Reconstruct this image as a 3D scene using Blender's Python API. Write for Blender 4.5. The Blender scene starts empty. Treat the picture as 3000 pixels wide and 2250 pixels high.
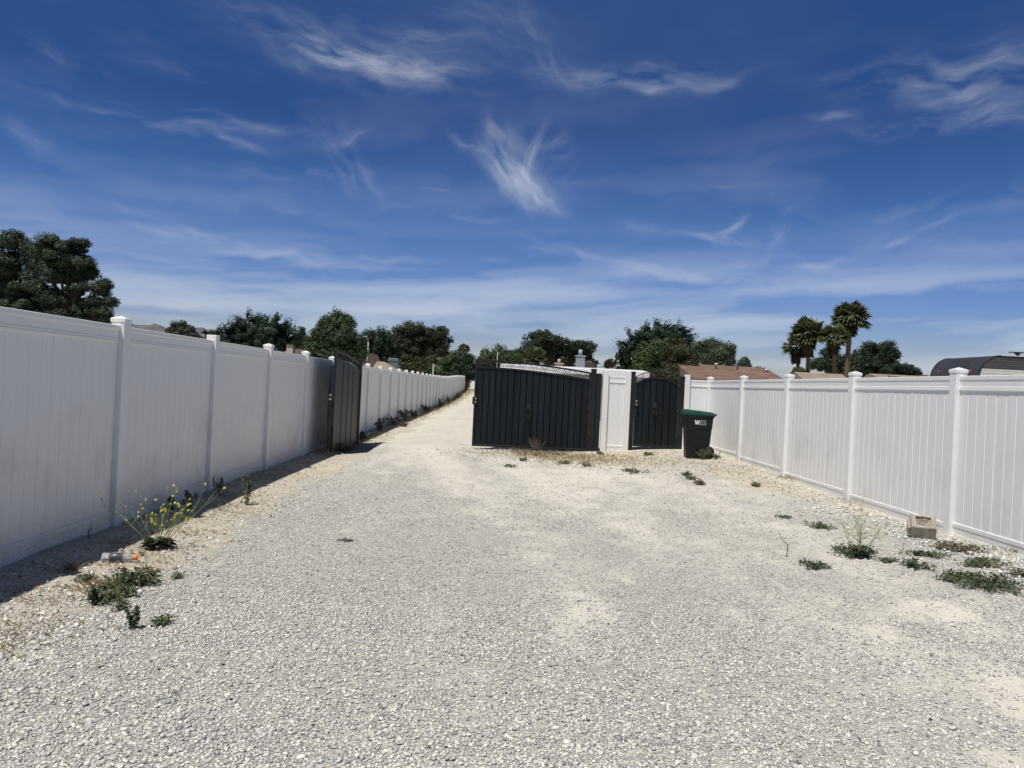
import bpy, math, random
import numpy as np
from mathutils import Vector, Matrix
R = math.radians
random.seed(7); rng = np.random.default_rng(7)
S = bpy.context.scene
COL = S.collection

# ------------------------------------------------------------------ camera
EYE = Vector((0, 0, 1.5)); FPX = 2254.0
yaw, pitch, roll = math.atan(55/FPX), math.atan(4.6/FPX), math.atan(0.048)
fwd = Vector((math.sin(yaw)*math.cos(pitch), math.cos(yaw)*math.cos(pitch), math.sin(pitch)))
r0 = fwd.cross(Vector((0, 0, 1))).normalized(); u0 = r0.cross(fwd).normalized()
rt = r0*math.cos(roll) + u0*math.sin(roll); up = u0*math.cos(roll) - r0*math.sin(roll)
cam = bpy.data.objects.new('camera', bpy.data.cameras.new('camera')); COL.objects.link(cam)
M = Matrix((rt, up, -fwd)).transposed().to_4x4(); M.translation = EYE
cam.matrix_world = M
cam.data.sensor_width = 36; cam.data.lens = 36*FPX/3000
cam.data.clip_start = 0.05; cam.data.clip_end = 12000
S.camera = cam
S.render.resolution_x = 1024; S.render.resolution_y = 768

def ray(px, py):
    return (fwd*FPX + rt*(px-1500) - up*(py-1125)).normalized()
def P(px, py, Y):                     # the place seen at a photo pixel, Y metres down the drive
    d = ray(px, py); return EYE + d*(Y/d.y)

# ------------------------------------------------------------------ light
SUN = Vector((-0.275, -0.35, 1.0)).normalized()
sl = bpy.data.lights.new('sun', 'SUN'); sl.energy = 4.6; sl.angle = R(0.53); sl.color = (1, 0.965, 0.90)
so = bpy.data.objects.new('sun', sl); COL.objects.link(so)
so.rotation_euler = (-SUN).to_track_quat('-Z', 'Y').to_euler()
S.view_settings.view_transform = 'Standard'; S.view_settings.look = 'None'
S.view_settings.gamma = 1; S.view_settings.use_curve_mapping = False
S.view_settings.exposure = -0.03

W = bpy.data.worlds.new('World'); S.world = W; W.use_nodes = True
N = W.node_tree.nodes; Lk = W.node_tree.links; N.clear()
def wn(t, **k):
    n = N.new(t)
    for a, v in k.items(): setattr(n, a, v)
    return n
def wmath(op, a, b=None, c=None, clamp=False):
    n = wn('ShaderNodeMath', operation=op, use_clamp=clamp)
    for i, v in enumerate((a, b, c)):
        if v is None: continue
        if isinstance(v, (int, float)): n.inputs[i].default_value = v
        else: Lk.new(v, n.inputs[i])
    return n.outputs[0]
sky = wn('ShaderNodeTexSky', sky_type='NISHITA', sun_disc=False)
sky.sun_elevation = math.asin(SUN.z); sky.sun_rotation = math.atan2(SUN.x, SUN.y)
sky.air_density = 1.0; sky.dust_density = 0.6; sky.ozone_density = 2.0; sky.altitude = 700
tc = wn('ShaderNodeTexCoord'); sep = wn('ShaderNodeSeparateXYZ'); Lk.new(tc.outputs['Generated'], sep.inputs[0])
az = wmath('ARCTAN2', sep.outputs[0], sep.outputs[1]); el = wmath('ARCSINE', sep.outputs[2])
# air colour by elevation, as a tint on the sky texture
ramp = wn('ShaderNodeValToRGB'); Lk.new(wmath('DIVIDE', el, R(40), clamp=True), ramp.inputs[0])
SKYTINT = [(0, (0.58, 0.57, 0.66)), (0.06, (0.62, 0.60, 0.73)), (0.17, (0.41, 0.52, 0.80)), (0.30, (0.27, 0.44, 0.73)),
           (0.46, (0.175, 0.315, 0.57)), (0.68, (0.205, 0.375, 0.63)), (1.0, (0.16, 0.20, 0.25))]
while len(ramp.color_ramp.elements) < len(SKYTINT): ramp.color_ramp.elements.new(0.5)
for e, (p, c) in zip(ramp.color_ramp.elements, SKYTINT): e.position = p; e.color = (*c, 1)
mul = wn('ShaderNodeMix', data_type='RGBA', blend_type='MULTIPLY'); mul.inputs[0].default_value = 1
Lk.new(sky.outputs[0], mul.inputs[6]); Lk.new(ramp.outputs[0], mul.inputs[7])
skycol = mul.outputs[2]
bg = wn('ShaderNodeBackground'); bg.inputs[1].default_value = 0.11; Lk.new(skycol, bg.inputs[0])
wo = wn('ShaderNodeOutputWorld'); Lk.new(bg.outputs[0], wo.inputs[0])
W.cycles.sampling_method = 'MANUAL'; W.cycles.sample_map_resolution = 512

# ------------------------------------------------------------------ helpers
def tag(o, label=None, cat=None, group=None, kind=None):
    if label: o['label'] = label
    if cat: o['category'] = cat
    if group: o['group'] = group
    if kind: o['kind'] = kind
    return o
def empty(name, loc, label, cat, group=None, rz=0.0):
    o = bpy.data.objects.new(name, None); COL.objects.link(o); o.location = loc; o.rotation_euler = (0, 0, rz)
    o.empty_display_size = 0.1
    return tag(o, label, cat, group)
def link(name, me, m, parent=None, loc=None):
    if m is not None and not me.materials: me.materials.append(m)
    o = bpy.data.objects.new(name, me); COL.objects.link(o)
    if parent: o.parent = parent
    if loc is not None: o.location = loc
    return o
def mesh_np(name, V, F, attr=None, smooth=False):
    V = np.ascontiguousarray(V, dtype=np.float32); F = np.ascontiguousarray(F, dtype=np.int32)
    me = bpy.data.meshes.new(name); k = F.shape[1]
    me.vertices.add(len(V)); me.vertices.foreach_set('co', V.ravel())
    me.loops.add(F.size); me.loops.foreach_set('vertex_index', F.ravel())
    me.polygons.add(len(F)); me.polygons.foreach_set('loop_start', np.arange(0, F.size, k, dtype=np.int32))
    me.update(calc_edges=True); me.validate()
    if attr:
        for nm, vals in attr.items():
            a = me.attributes.new(nm, 'FLOAT', 'FACE' if len(vals) == len(F) and len(vals) != len(V) else 'POINT')
            a.data.foreach_set('value', np.ascontiguousarray(vals, dtype=np.float32))
    if smooth: me.polygons.foreach_set('use_smooth', np.ones(len(F), dtype=bool))
    return me
class MB:
    def __init__(s): s.v = []; s.f = []; s.sm = []
    def add(s, vs, fs, sm=False):
        b = len(s.v); s.v += [tuple(v) for v in vs]; s.f += [tuple(b+i for i in f) for f in fs]; s.sm += [sm]*len(fs)
    def box(s, x0, x1, y0, y1, z0, z1, ch=0.0):
        if ch <= 0:
            vs = [(x, y, z_) for z_ in (z0, z1) for y in (y0, y1) for x in (x0, x1)]
            s.add(vs, [(0, 2, 3, 1), (4, 5, 7, 6), (0, 1, 5, 4), (2, 6, 7, 3), (0, 4, 6, 2), (1, 3, 7, 5)])
        else:                                     # chamfered edges
            c = ch; vs = []; 
            pts = [(x0+c, y0), (x1-c, y0), (x1, y0+c), (x1, y1-c), (x1-c, y1), (x0+c, y1), (x0, y1-c), (x0, y0+c)]
            ins = [(x0+c, y0+c), (x1-c, y0+c), (x1-c, y0+c), (x1-c, y1-c), (x1-c, y1-c), (x0+c, y1-c), (x0+c, y1-c), (x0+c, y0+c)]
            for zz, pp in ((z0, ins), (z0+c, pts), (z1-c, pts), (z1, ins)): vs += [(a, b, zz) for a, b in pp]
            fs = [tuple(range(7, -1, -1)), tuple(range(24, 32))]
            for l in range(3):
                for i in range(8): j = (i+1) % 8; fs.append((l*8+i, l*8+j, l*8+8+j, l*8+8+i))
            s.add(vs, fs)
    def tube(s, pts, rad, n=6, cap=True, sm=True):
        pts = [Vector(p) for p in pts]
        if not isinstance(rad, (list, tuple)): rad = [rad]*len(pts)
        vs = []; fs = []; pr = None
        for i, p in enumerate(pts):
            t = (pts[min(i+1, len(pts)-1)] - pts[max(i-1, 0)])
            t = t.normalized() if t.length > 1e-9 else Vector((0, 0, 1))
            if pr is None:
                a = t.cross(Vector((0.31, 0.17, 0.93)))
                if a.length < 0.1: a = t.cross(Vector((1, 0, 0)))
            else: a = pr - t*pr.dot(t)
            a.normalize(); pr = a; b = t.cross(a)
            for k in range(n):
                an = 2*math.pi*k/n; vs.append(p + (a*math.cos(an) + b*math.sin(an))*rad[i])
        for i in range(len(pts)-1):
            for k in range(n): j = (k+1) % n; fs.append((i*n+k, i*n+j, (i+1)*n+j, (i+1)*n+k))
        if cap: fs.append(tuple(range(n-1, -1, -1))); fs.append(tuple((len(pts)-1)*n + k for k in range(n)))
        s.add(vs, fs, sm)
    def lathe(s, prof, o=(0, 0, 0), ax='z', n=20, sm=True):
        vs = []; fs = []
        for (r, h) in prof:
            for k in range(n):
                a = 2*math.pi*k/n; p = (r*math.cos(a), r*math.sin(a), h)
                if ax == 'x': p = (p[2], p[0], p[1])
                if ax == 'y': p = (p[0], p[2], p[1])
                vs.append((p[0]+o[0], p[1]+o[1], p[2]+o[2]))
        for i in range(len(prof)-1):
            for k in range(n): j = (k+1) % n; fs.append((i*n+k, i*n+j, (i+1)*n+j, (i+1)*n+k))
        fs.append(tuple(range(n-1, -1, -1))); fs.append(tuple((len(prof)-1)*n+k for k in range(n)))
        s.add(vs, fs, sm)
    def prism(s, poly, h0, h1, axis='y'):       # polygon in the two other axes, extruded
        n = len(poly)
        def mk(a, b, h): return {'y': (a, h, b), 'x': (h, a, b), 'z': (a, b, h)}[axis]
        vs = [mk(a, b, h0) for a, b in poly] + [mk(a, b, h1) for a, b in poly]
        fs = [tuple(range(n)), tuple(range(2*n-1, n-1, -1))] + [(i, i+n, (i+1) % n + n, (i+1) % n) for i in range(n)]
        s.add(vs, fs)
    def mesh(s, name):
        me = bpy.data.meshes.new(name); me.from_pydata(s.v, [], s.f)
        me.polygons.foreach_set('use_smooth', s.sm)
        import bmesh
        b = bmesh.new(); b.from_mesh(me); bmesh.ops.recalc_face_normals(b, faces=b.faces); b.to_mesh(me); b.free()
        return me
    def build(s, name, m, parent=None, loc=None): return link(name, s.mesh(name), m, parent, loc)

# ------------------------------------------------------------------ materials
def mat(name, col, rough=0.6, metal=0.0, var=0.0, vscale=3.0, bump=0.0, bscale=40, spec=0.5, col2=None, attr=None, attr_amt=0.0, stretch=(1, 1, 1), trans=0.0):
    m = bpy.data.materials.new(name); m.use_nodes = True; nt = m.node_tree; n = nt.nodes; l = nt.links
    b = n['Principled BSDF']; b.inputs['Roughness'].default_value = rough; b.inputs['Metallic'].default_value = metal
    b.inputs['Specular IOR Level'].default_value = spec
    c = (*col, 1); b.inputs['Base Color'].default_value = c
    t = n.new('ShaderNodeTexCoord'); mp = n.new('ShaderNodeMapping'); l.new(t.outputs['Object'], mp.inputs[0]); mp.inputs['Scale'].default_value = stretch
    src = None
    if var > 0 or col2:
        nz = n.new('ShaderNodeTexNoise'); nz.inputs['Scale'].default_value = vscale; nz.inputs['Detail'].default_value = 6; nz.inputs['Roughness'].default_value = .6
        l.new(mp.outputs[0], nz.inputs['Vector'])
        r = n.new('ShaderNodeValToRGB'); l.new(nz.outputs[0], r.inputs[0])
        lo = tuple(x*(1-var) for x in col); hi = col2 if col2 else tuple(min(1, x*(1+var)) for x in col)
        r.color_ramp.elements[0].position = 0.35; r.color_ramp.elements[0].color = (*lo, 1)
        r.color_ramp.elements[1].position = 0.65; r.color_ramp.elements[1].color = (*hi, 1)
        src = r.outputs[0]
    if attr:
        a = n.new('ShaderNodeAttribute'); a.attribute_name = attr
        mr = n.new('ShaderNodeMapRange'); l.new(a.outputs['Fac'], mr.inputs[0]); mr.inputs[3].default_value = 1-attr_amt; mr.inputs[4].default_value = 1+attr_amt
        mx = n.new('ShaderNodeVectorMath'); mx.operation = 'SCALE'
        if src: l.new(src, mx.inputs[0])
        else: mx.inputs[0].default_value = col
        l.new(mr.outputs[0], mx.inputs['Scale']); src = mx.outputs[0]
    if src: l.new(src, b.inputs['Base Color'])
    if bump > 0:
        nb = n.new('ShaderNodeTexNoise'); nb.inputs['Scale'].default_value = bscale; nb.inputs['Detail'].default_value = 5; l.new(mp.outputs[0], nb.inputs['Vector'])
        bp = n.new('ShaderNodeBump'); bp.inputs['Strength'].default_value = bump; bp.inputs['Distance'].default_value = 0.02; l.new(nb.outputs[0], bp.inputs['Height']); l.new(bp.outputs[0], b.inputs['Normal'])
    if trans > 0:
        tr = n.new('ShaderNodeBsdfTranslucent'); ms = n.new('ShaderNodeMixShader'); ms.inputs[0].default_value = trans
        if src: l.new(src, tr.inputs[0])
        else: tr.inputs[0].default_value = c
        l.new(b.outputs[0], ms.inputs[1]); l.new(tr.outputs[0], ms.inputs[2]); l.new(ms.outputs[0], n['Material Output'].inputs[0])
    return m
def vinyl():
    m = bpy.data.materials.new('white_vinyl'); m.use_nodes = True; n = m.node_tree.nodes; l = m.node_tree.links; b = n['Principled BSDF']
    b.inputs['Roughness'].default_value = 0.42
    g = n.new('ShaderNodeNewGeometry'); s = n.new('ShaderNodeSeparateXYZ'); l.new(g.outputs['Position'], s.inputs[0])
    n1 = n.new('ShaderNodeTexNoise'); n1.inputs['Scale'].default_value = 1.7; n1.inputs['Detail'].default_value = 5; n1.inputs['Roughness'].default_value = .65; l.new(g.outputs['Position'], n1.inputs['Vector'])
    mk = n.new('ShaderNodeMapRange'); mk.inputs[1].default_value = .50; mk.inputs[2].default_value = .68; l.new(n1.outputs[0], mk.inputs[0])
    h = n.new('ShaderNodeMapRange'); h.inputs[1].default_value = 1.35; h.inputs[2].default_value = .45; l.new(s.outputs[2], h.inputs[0])
    mu = n.new('ShaderNodeMath'); mu.operation = 'MULTIPLY'; l.new(mk.outputs[0], mu.inputs[0]); l.new(h.outputs[0], mu.inputs[1])
    m2 = n.new('ShaderNodeMath'); m2.operation = 'MULTIPLY'; m2.inputs[1].default_value = .42; l.new(mu.outputs[0], m2.inputs[0])
    mx = n.new('ShaderNodeMix'); mx.data_type = 'RGBA'; l.new(m2.outputs[0], mx.inputs[0]); mx.inputs[6].default_value = (.80, .80, .785, 1); mx.inputs[7].default_value = (.52, .50, .46, 1)
    # fine dust specks and splashes close to the dirt
    n2 = n.new('ShaderNodeTexNoise'); n2.inputs['Scale'].default_value = 48; n2.inputs['Detail'].default_value = 4; l.new(g.outputs['Position'], n2.inputs['Vector'])
    k2 = n.new('ShaderNodeMapRange'); k2.inputs[1].default_value = .50; k2.inputs[2].default_value = .66; l.new(n2.outputs[0], k2.inputs[0])
    h2 = n.new('ShaderNodeMapRange'); h2.inputs[1].default_value = .30; h2.inputs[2].default_value = .0; l.new(s.outputs[2], h2.inputs[0])
    m3 = n.new('ShaderNodeMath'); m3.operation = 'MULTIPLY'; l.new(k2.outputs[0], m3.inputs[0]); l.new(h2.outputs[0], m3.inputs[1])
    m4 = n.new('ShaderNodeMath'); m4.operation = 'MULTIPLY'; m4.inputs[1].default_value = .55; l.new(m3.outputs[0], m4.inputs[0])
    mz = n.new('ShaderNodeMix'); mz.data_type = 'RGBA'; l.new(m4.outputs[0], mz.inputs[0]); l.new(mx.outputs[2], mz.inputs[6]); mz.inputs[7].default_value = (.40, .34, .27, 1)
    l.new(mz.outputs[2], b.inputs['Base Color'])
    # extruded boards are never quite flat
    mp = n.new('ShaderNodeMapping'); mp.inputs['Scale'].default_value = (3.0, 3.0, 0.35); l.new(g.outputs['Position'], mp.inputs[0])
    nb = n.new('ShaderNodeTexNoise'); nb.inputs['Scale'].default_value = 2.2; nb.inputs['Detail'].default_value = 2; l.new(mp.outputs[0], nb.inputs['Vector'])
    bp = n.new('ShaderNodeBump'); bp.inputs['Strength'].default_value = .35; bp.inputs['Distance'].default_value = .02; l.new(nb.outputs[0], bp.inputs['Height']); l.new(bp.outputs[0], b.inputs['Normal'])
    return m
VINYL = vinyl()
DARK = mat('black_steel', (.013, .0135, .015), .5, 0.0, spec=.35, var=.4, vscale=5, bump=.05, bscale=60)
CHAN = mat('black_channel', (.003, .0035, .004), .8, spec=.1)
BOARD = mat('black_gate_board', (.006, .0098, .013), .5, 0.0, spec=.3, var=.5, vscale=1.2, stretch=(6.5, 1, .35), bump=.05, bscale=30)
BRASS = mat('aged_brass', (.25, .20, .12), .45, .8, var=.2, vscale=60)
LEAF = lambda nm, c, c2, t=.18: mat(nm, c, .55, 0, var=.35, vscale=.9, col2=c2, attr='rnd', attr_amt=.45, trans=t, spec=.3)
L_PINE = LEAF('pine_needles', (.017, .031, .016), (.038, .060, .024), .08)
L_PINE2 = LEAF('pine_needles_olive', (.022, .032, .014), (.046, .058, .020), .08)
L_BROAD = LEAF('broad_leaves', (.028, .050, .022), (.062, .098, .036))
L_DEEP = LEAF('dark_leaves', (.014, .032, .018), (.034, .064, .030))
L_OLIVE = LEAF('olive_leaves', (.040, .058, .018), (.085, .105, .030))
L_GREEN = LEAF('fresh_leaves', (.040, .072, .024), (.085, .130, .040))
L_BROWN = LEAF('bronze_leaves', (.038, .042, .018), (.075, .075, .028))
L_GREY = LEAF('grey_green_leaves', (.050, .072, .042), (.095, .125, .068))
BARK = mat('bark', (.040, .031, .024), .9, var=.4, vscale=3, bump=.5, bscale=12)
PALMBARK = mat('palm_bark', (.115, .082, .055), .9, var=.35, vscale=4, stretch=(1, 1, 5), bump=.7, bscale=6)
PALMLEAF = LEAF('palm_fronds', (.060, .088, .040), (.18, .20, .095), .15)
PALMDEAD = LEAF('palm_dead_fronds', (.058, .042, .028), (.115, .085, .055), .08)
WEED = mat('weed_leaves', (.085, .105, .048), .6, var=.3, vscale=20, col2=(.15, .165, .082), attr='rnd', attr_amt=.4, trans=.2)
WEEDD = mat('weed_dark_leaves', (.058, .078, .040), .6, var=.3, vscale=20, col2=(.115, .138, .074), attr='rnd', attr_amt=.4, trans=.15)
WEEDB = mat('weed_brown_leaves', (.16, .13, .08), .7, var=.3, vscale=20, col2=(.22, .20, .12), attr='rnd', attr_amt=.4, trans=.15)
STRAW = mat('straw', (.50, .41, .25), .8, var=.25, vscale=15, col2=(.66, .56, .36), attr='rnd', attr_amt=.35, trans=.2)
STEM = mat('green_stem', (.20, .25, .10), .7, var=.2, vscale=20)
TWIG = mat('dry_twig', (.16, .12, .08), .8, var=.3, vscale=20)
YELLOW = mat('yellow_petals', (.74, .70, .15), .6, trans=.25, attr='rnd', attr_amt=.2)

# ------------------------------------------------------------------ ground
def vnoise(x, y, s, seed=0):
    x = np.asarray(x, float)*s + 37.1*seed + 500; y = np.asarray(y, float)*s + 91.7*seed + 500
    xi = np.floor(x); yi = np.floor(y); fx = x-xi; fy = y-yi
    fx = fx*fx*(3-2*fx); fy = fy*fy*(3-2*fy)
    def h(a, b): v = np.sin(a*127.1 + b*311.7 + seed*17.3)*43758.5453; return v-np.floor(v)
    return (h(xi, yi)*(1-fx)+h(xi+1, yi)*fx)*(1-fy)+(h(xi, yi+1)*(1-fx)+h(xi+1, yi+1)*fx)*fy
def fbm(x, y, s, seed=0, o=4):
    t = 0; a = .5; w = 0
    for i in range(o): t = t + a*vnoise(x, y, s*2**i, seed+i*3); w += a; a *= .5
    return t/w
def ss(v, a, b):
    t = np.clip((np.asarray(v, float)-a)/(b-a), 0, 1); return t*t*(3-2*t)
def gz(x, y):
    x = np.asarray(x, float); y = np.asarray(y, float)
    near = 1-ss(np.abs(y), 60, 130)
    g = -.05*ss(-x, 1.0, 3.4) + ss(x, 1.6, 5.0)*(.085 + .11*ss(y, 9, 18.5))*ss(y, -8, 2)
    g = g*near + .75*ss(y, 55, 110)
    g = g + (fbm(x, y, .55, 1)-.5)*.055*ss(y, 1, 4)*near + (fbm(x, y, 2.6, 5, 3)-.5)*.022*near
    # soft bank of loose dirt against the left fence, shallow wheel ruts on the drive
    g = g + .035*np.exp(-((x+3.45)/.35)**2)*fbm(x, y, 1.3, 8)*near
    g = g - .02*(np.exp(-((x+.35-.02*(y-8))/.32)**2)+np.exp(-((x-1.35)/.35)**2))*near*ss(y, 3, 6)
    return g
def G(px, py):
    d = ray(px, py); t = 1.5/max(1e-4, -d.z)
    for _ in range(6):
        p = EYE + d*t; t = (1.5-float(gz(p.x, p.y)))/(-d.z)
    p = EYE + d*t; return Vector((p.x, p.y, float(gz(p.x, p.y))))
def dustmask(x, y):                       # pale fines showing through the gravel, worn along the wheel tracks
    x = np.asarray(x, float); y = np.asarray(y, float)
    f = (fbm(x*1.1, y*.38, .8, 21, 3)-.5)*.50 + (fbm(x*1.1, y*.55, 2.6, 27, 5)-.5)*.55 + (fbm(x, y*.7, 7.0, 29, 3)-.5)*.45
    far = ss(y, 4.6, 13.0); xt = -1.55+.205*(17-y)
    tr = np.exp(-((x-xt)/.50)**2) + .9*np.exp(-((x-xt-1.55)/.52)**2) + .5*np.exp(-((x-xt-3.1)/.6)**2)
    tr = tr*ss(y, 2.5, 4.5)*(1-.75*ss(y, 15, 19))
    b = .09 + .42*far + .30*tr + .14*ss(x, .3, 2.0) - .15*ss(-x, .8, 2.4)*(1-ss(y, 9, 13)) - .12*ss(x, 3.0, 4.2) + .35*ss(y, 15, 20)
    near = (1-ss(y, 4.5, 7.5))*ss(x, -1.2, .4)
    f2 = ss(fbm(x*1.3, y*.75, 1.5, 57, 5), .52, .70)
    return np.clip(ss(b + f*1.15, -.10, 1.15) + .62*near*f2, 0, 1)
def soilmask(x, y):                       # brown earth at the edges and past the gates
    f = (fbm(x, y, 1.2, 31)-.5)
    left = ss(-x + f*1.1, 2.1, 2.95)
    right = ss(x + f*1.2 - .9*ss(y, 15, 6), 3.3, 4.6)*ss(y, 4, 10)
    lane = ss(y + f*2.5, 14.5, 19)
    front = ss(y + f*1.6, 14.2, 16.6)*(1-ss(y, 18.6, 19.4))*ss(x + f, -.2, 1.6)
    return np.clip(np.maximum(np.maximum(np.maximum(left, right*.9), lane*.42), front*.95), 0, 1)
def spaced(lo, hi, step, far_lo, far_hi, grow=1.22):
    a = list(np.arange(lo, hi+1e-6, step)); s = step; v = a[-1]
    while v < far_hi: s *= grow; v += s; a.append(v)
    s = step; v = a[0]; pre = []
    while v > far_lo: s *= grow; v -= s; pre.append(v)
    return np.array(pre[::-1] + a)
gx = spaced(-4.6, 6.4, .06, -6000, 6000, 1.28); gy = spaced(1.2, 21, .07, -300, 9000, 1.10)
GX, GY = np.meshgrid(gx, gy); GV = np.stack([GX.ravel(), GY.ravel(), gz(GX.ravel(), GY.ravel())], 1)
nx, ny = len(gx), len(gy); ii = np.arange(nx*ny).reshape(ny, nx)
GF = np.stack([ii[:-1, :-1].ravel(), ii[:-1, 1:].ravel(), ii[1:, 1:].ravel(), ii[1:, :-1].ravel()], 1)
gmat = bpy.data.materials.new('gravel_ground'); gmat.use_nodes = True
def ground_material():
    n = gmat.node_tree.nodes; l = gmat.node_tree.links; b = n['Principled BSDF']; b.inputs['Roughness'].default_value = .92; b.inputs['Specular IOR Level'].default_value = .2
    g = n.new('ShaderNodeNewGeometry')
    def nz(s, d=5, r=.6, vec=None):
        k = n.new('ShaderNodeTexNoise'); k.inputs['Scale'].default_value = s; k.inputs['Detail'].default_value = d; k.inputs['Roughness'].default_value = r; l.new(vec or g.outputs['Position'], k.inputs['Vector']); return k.outputs[0]
    def mr(v, a, b_, c=0., d=1.):
        k = n.new('ShaderNodeMapRange'); k.inputs[1].default_value = a; k.inputs[2].default_value = b_; k.inputs[3].default_value = c; k.inputs[4].default_value = d; l.new(v, k.inputs[0]); return k.outputs[0]
    def mix(f, a, c, bt='MIX'):
        k = n.new('ShaderNodeMix'); k.data_type = 'RGBA'; k.blend_type = bt
        for s_, v in ((0, f), (6, a), (7, c)):
            if isinstance(v, (float, int)): k.inputs[s_].default_value = v
            elif isinstance(v, tuple): k.inputs[s_].default_value = (*v, 1)
            else: l.new(v, k.inputs[s_])
        return k.outputs[2]
    def m2(op, a, b_):
        k = n.new('ShaderNodeMath'); k.operation = op
        for i, v in enumerate((a, b_)):
            if isinstance(v, (float, int)): k.inputs[i].default_value = v
            else: l.new(v, k.inputs[i])
        return k.outputs[0]
    at = {}
    for a in ('dust', 'soil'):
        k = n.new('ShaderNodeAttribute'); k.attribute_name = a; at[a] = k.outputs['Fac']
    vo = n.new('ShaderNodeTexVoronoi'); vo.inputs['Scale'].default_value = 52; l.new(g.outputs['Position'], vo.inputs['Vector'])
    sp = n.new('ShaderNodeSeparateColor'); l.new(vo.outputs['Color'], sp.inputs[0])
    ve = n.new('ShaderNodeTexVoronoi'); ve.feature = 'DISTANCE_TO_EDGE'; ve.inputs['Scale'].default_value = 52; l.new(g.outputs['Position'], ve.inputs['Vector'])
    stone = n.new('ShaderNodeValToRGB'); l.new(sp.outputs[0], stone.inputs[0])
    cr = stone.color_ramp; cr.elements[0].color = (.36, .355, .335, 1); cr.elements[1].color = (.80, .775, .69, 1)
    e = cr.elements.new(.4); e.color = (.535, .515, .465, 1); e = cr.elements.new(.8); e.color = (.64, .61, .54, 1)
    dust = mix(nz(7, 6), (.63, .595, .505), (.74, .705, .61))
    soil = mix(mr(nz(3.2, 7, .68), .35, .65), (.40, .345, .255), (.59, .53, .42))
    soil = mix(m2('MULTIPLY', mr(nz(60, 3), .52, .66), .5), soil, (.36, .31, .24))
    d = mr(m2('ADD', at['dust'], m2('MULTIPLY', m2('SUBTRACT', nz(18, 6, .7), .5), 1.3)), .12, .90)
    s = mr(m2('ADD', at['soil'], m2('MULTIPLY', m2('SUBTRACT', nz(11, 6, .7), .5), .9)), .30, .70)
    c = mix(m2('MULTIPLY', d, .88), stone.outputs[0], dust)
    c = mix(m2('MULTIPLY', s, .86), c, soil)
    # small loose pebbles scattered on the dirt
    v3 = n.new('ShaderNodeTexVoronoi'); v3.inputs['Scale'].default_value = 24; l.new(g.outputs['Position'], v3.inputs['Vector'])
    peb = m2('MULTIPLY', mr(v3.outputs['Distance'], .26, .20), mr(nz(2.3), .42, .6))
    c = mix(m2('MULTIPLY', peb, .55), c, (.70, .68, .61))
    c = mix(mr(nz(.35, 4), .35, .65, .0, .20), c, (.50, .47, .41))
    l.new(c, b.inputs['Base Color'])
    h = m2('MULTIPLY', mr(ve.outputs['Distance'], 0, .22), m2('SUBTRACT', 1.0, m2('MULTIPLY', m2('MAXIMUM', d, s), .8)))
    h = m2('ADD', h, m2('MULTIPLY', nz(34, 6, .75), 1.1)); h = m2('ADD', h, m2('MULTIPLY', peb, .8))
    bp = n.new('ShaderNodeBump'); bp.inputs['Strength'].default_value = .8; bp.inputs['Distance'].default_value = .012; l.new(h, bp.inputs['Height']); l.new(bp.outputs[0], b.inputs['Normal'])
ground_material()
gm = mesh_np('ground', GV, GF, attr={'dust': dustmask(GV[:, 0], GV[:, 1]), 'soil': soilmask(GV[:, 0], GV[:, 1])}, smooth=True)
tag(link('ground', gm, gmat), kind='structure')

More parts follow.
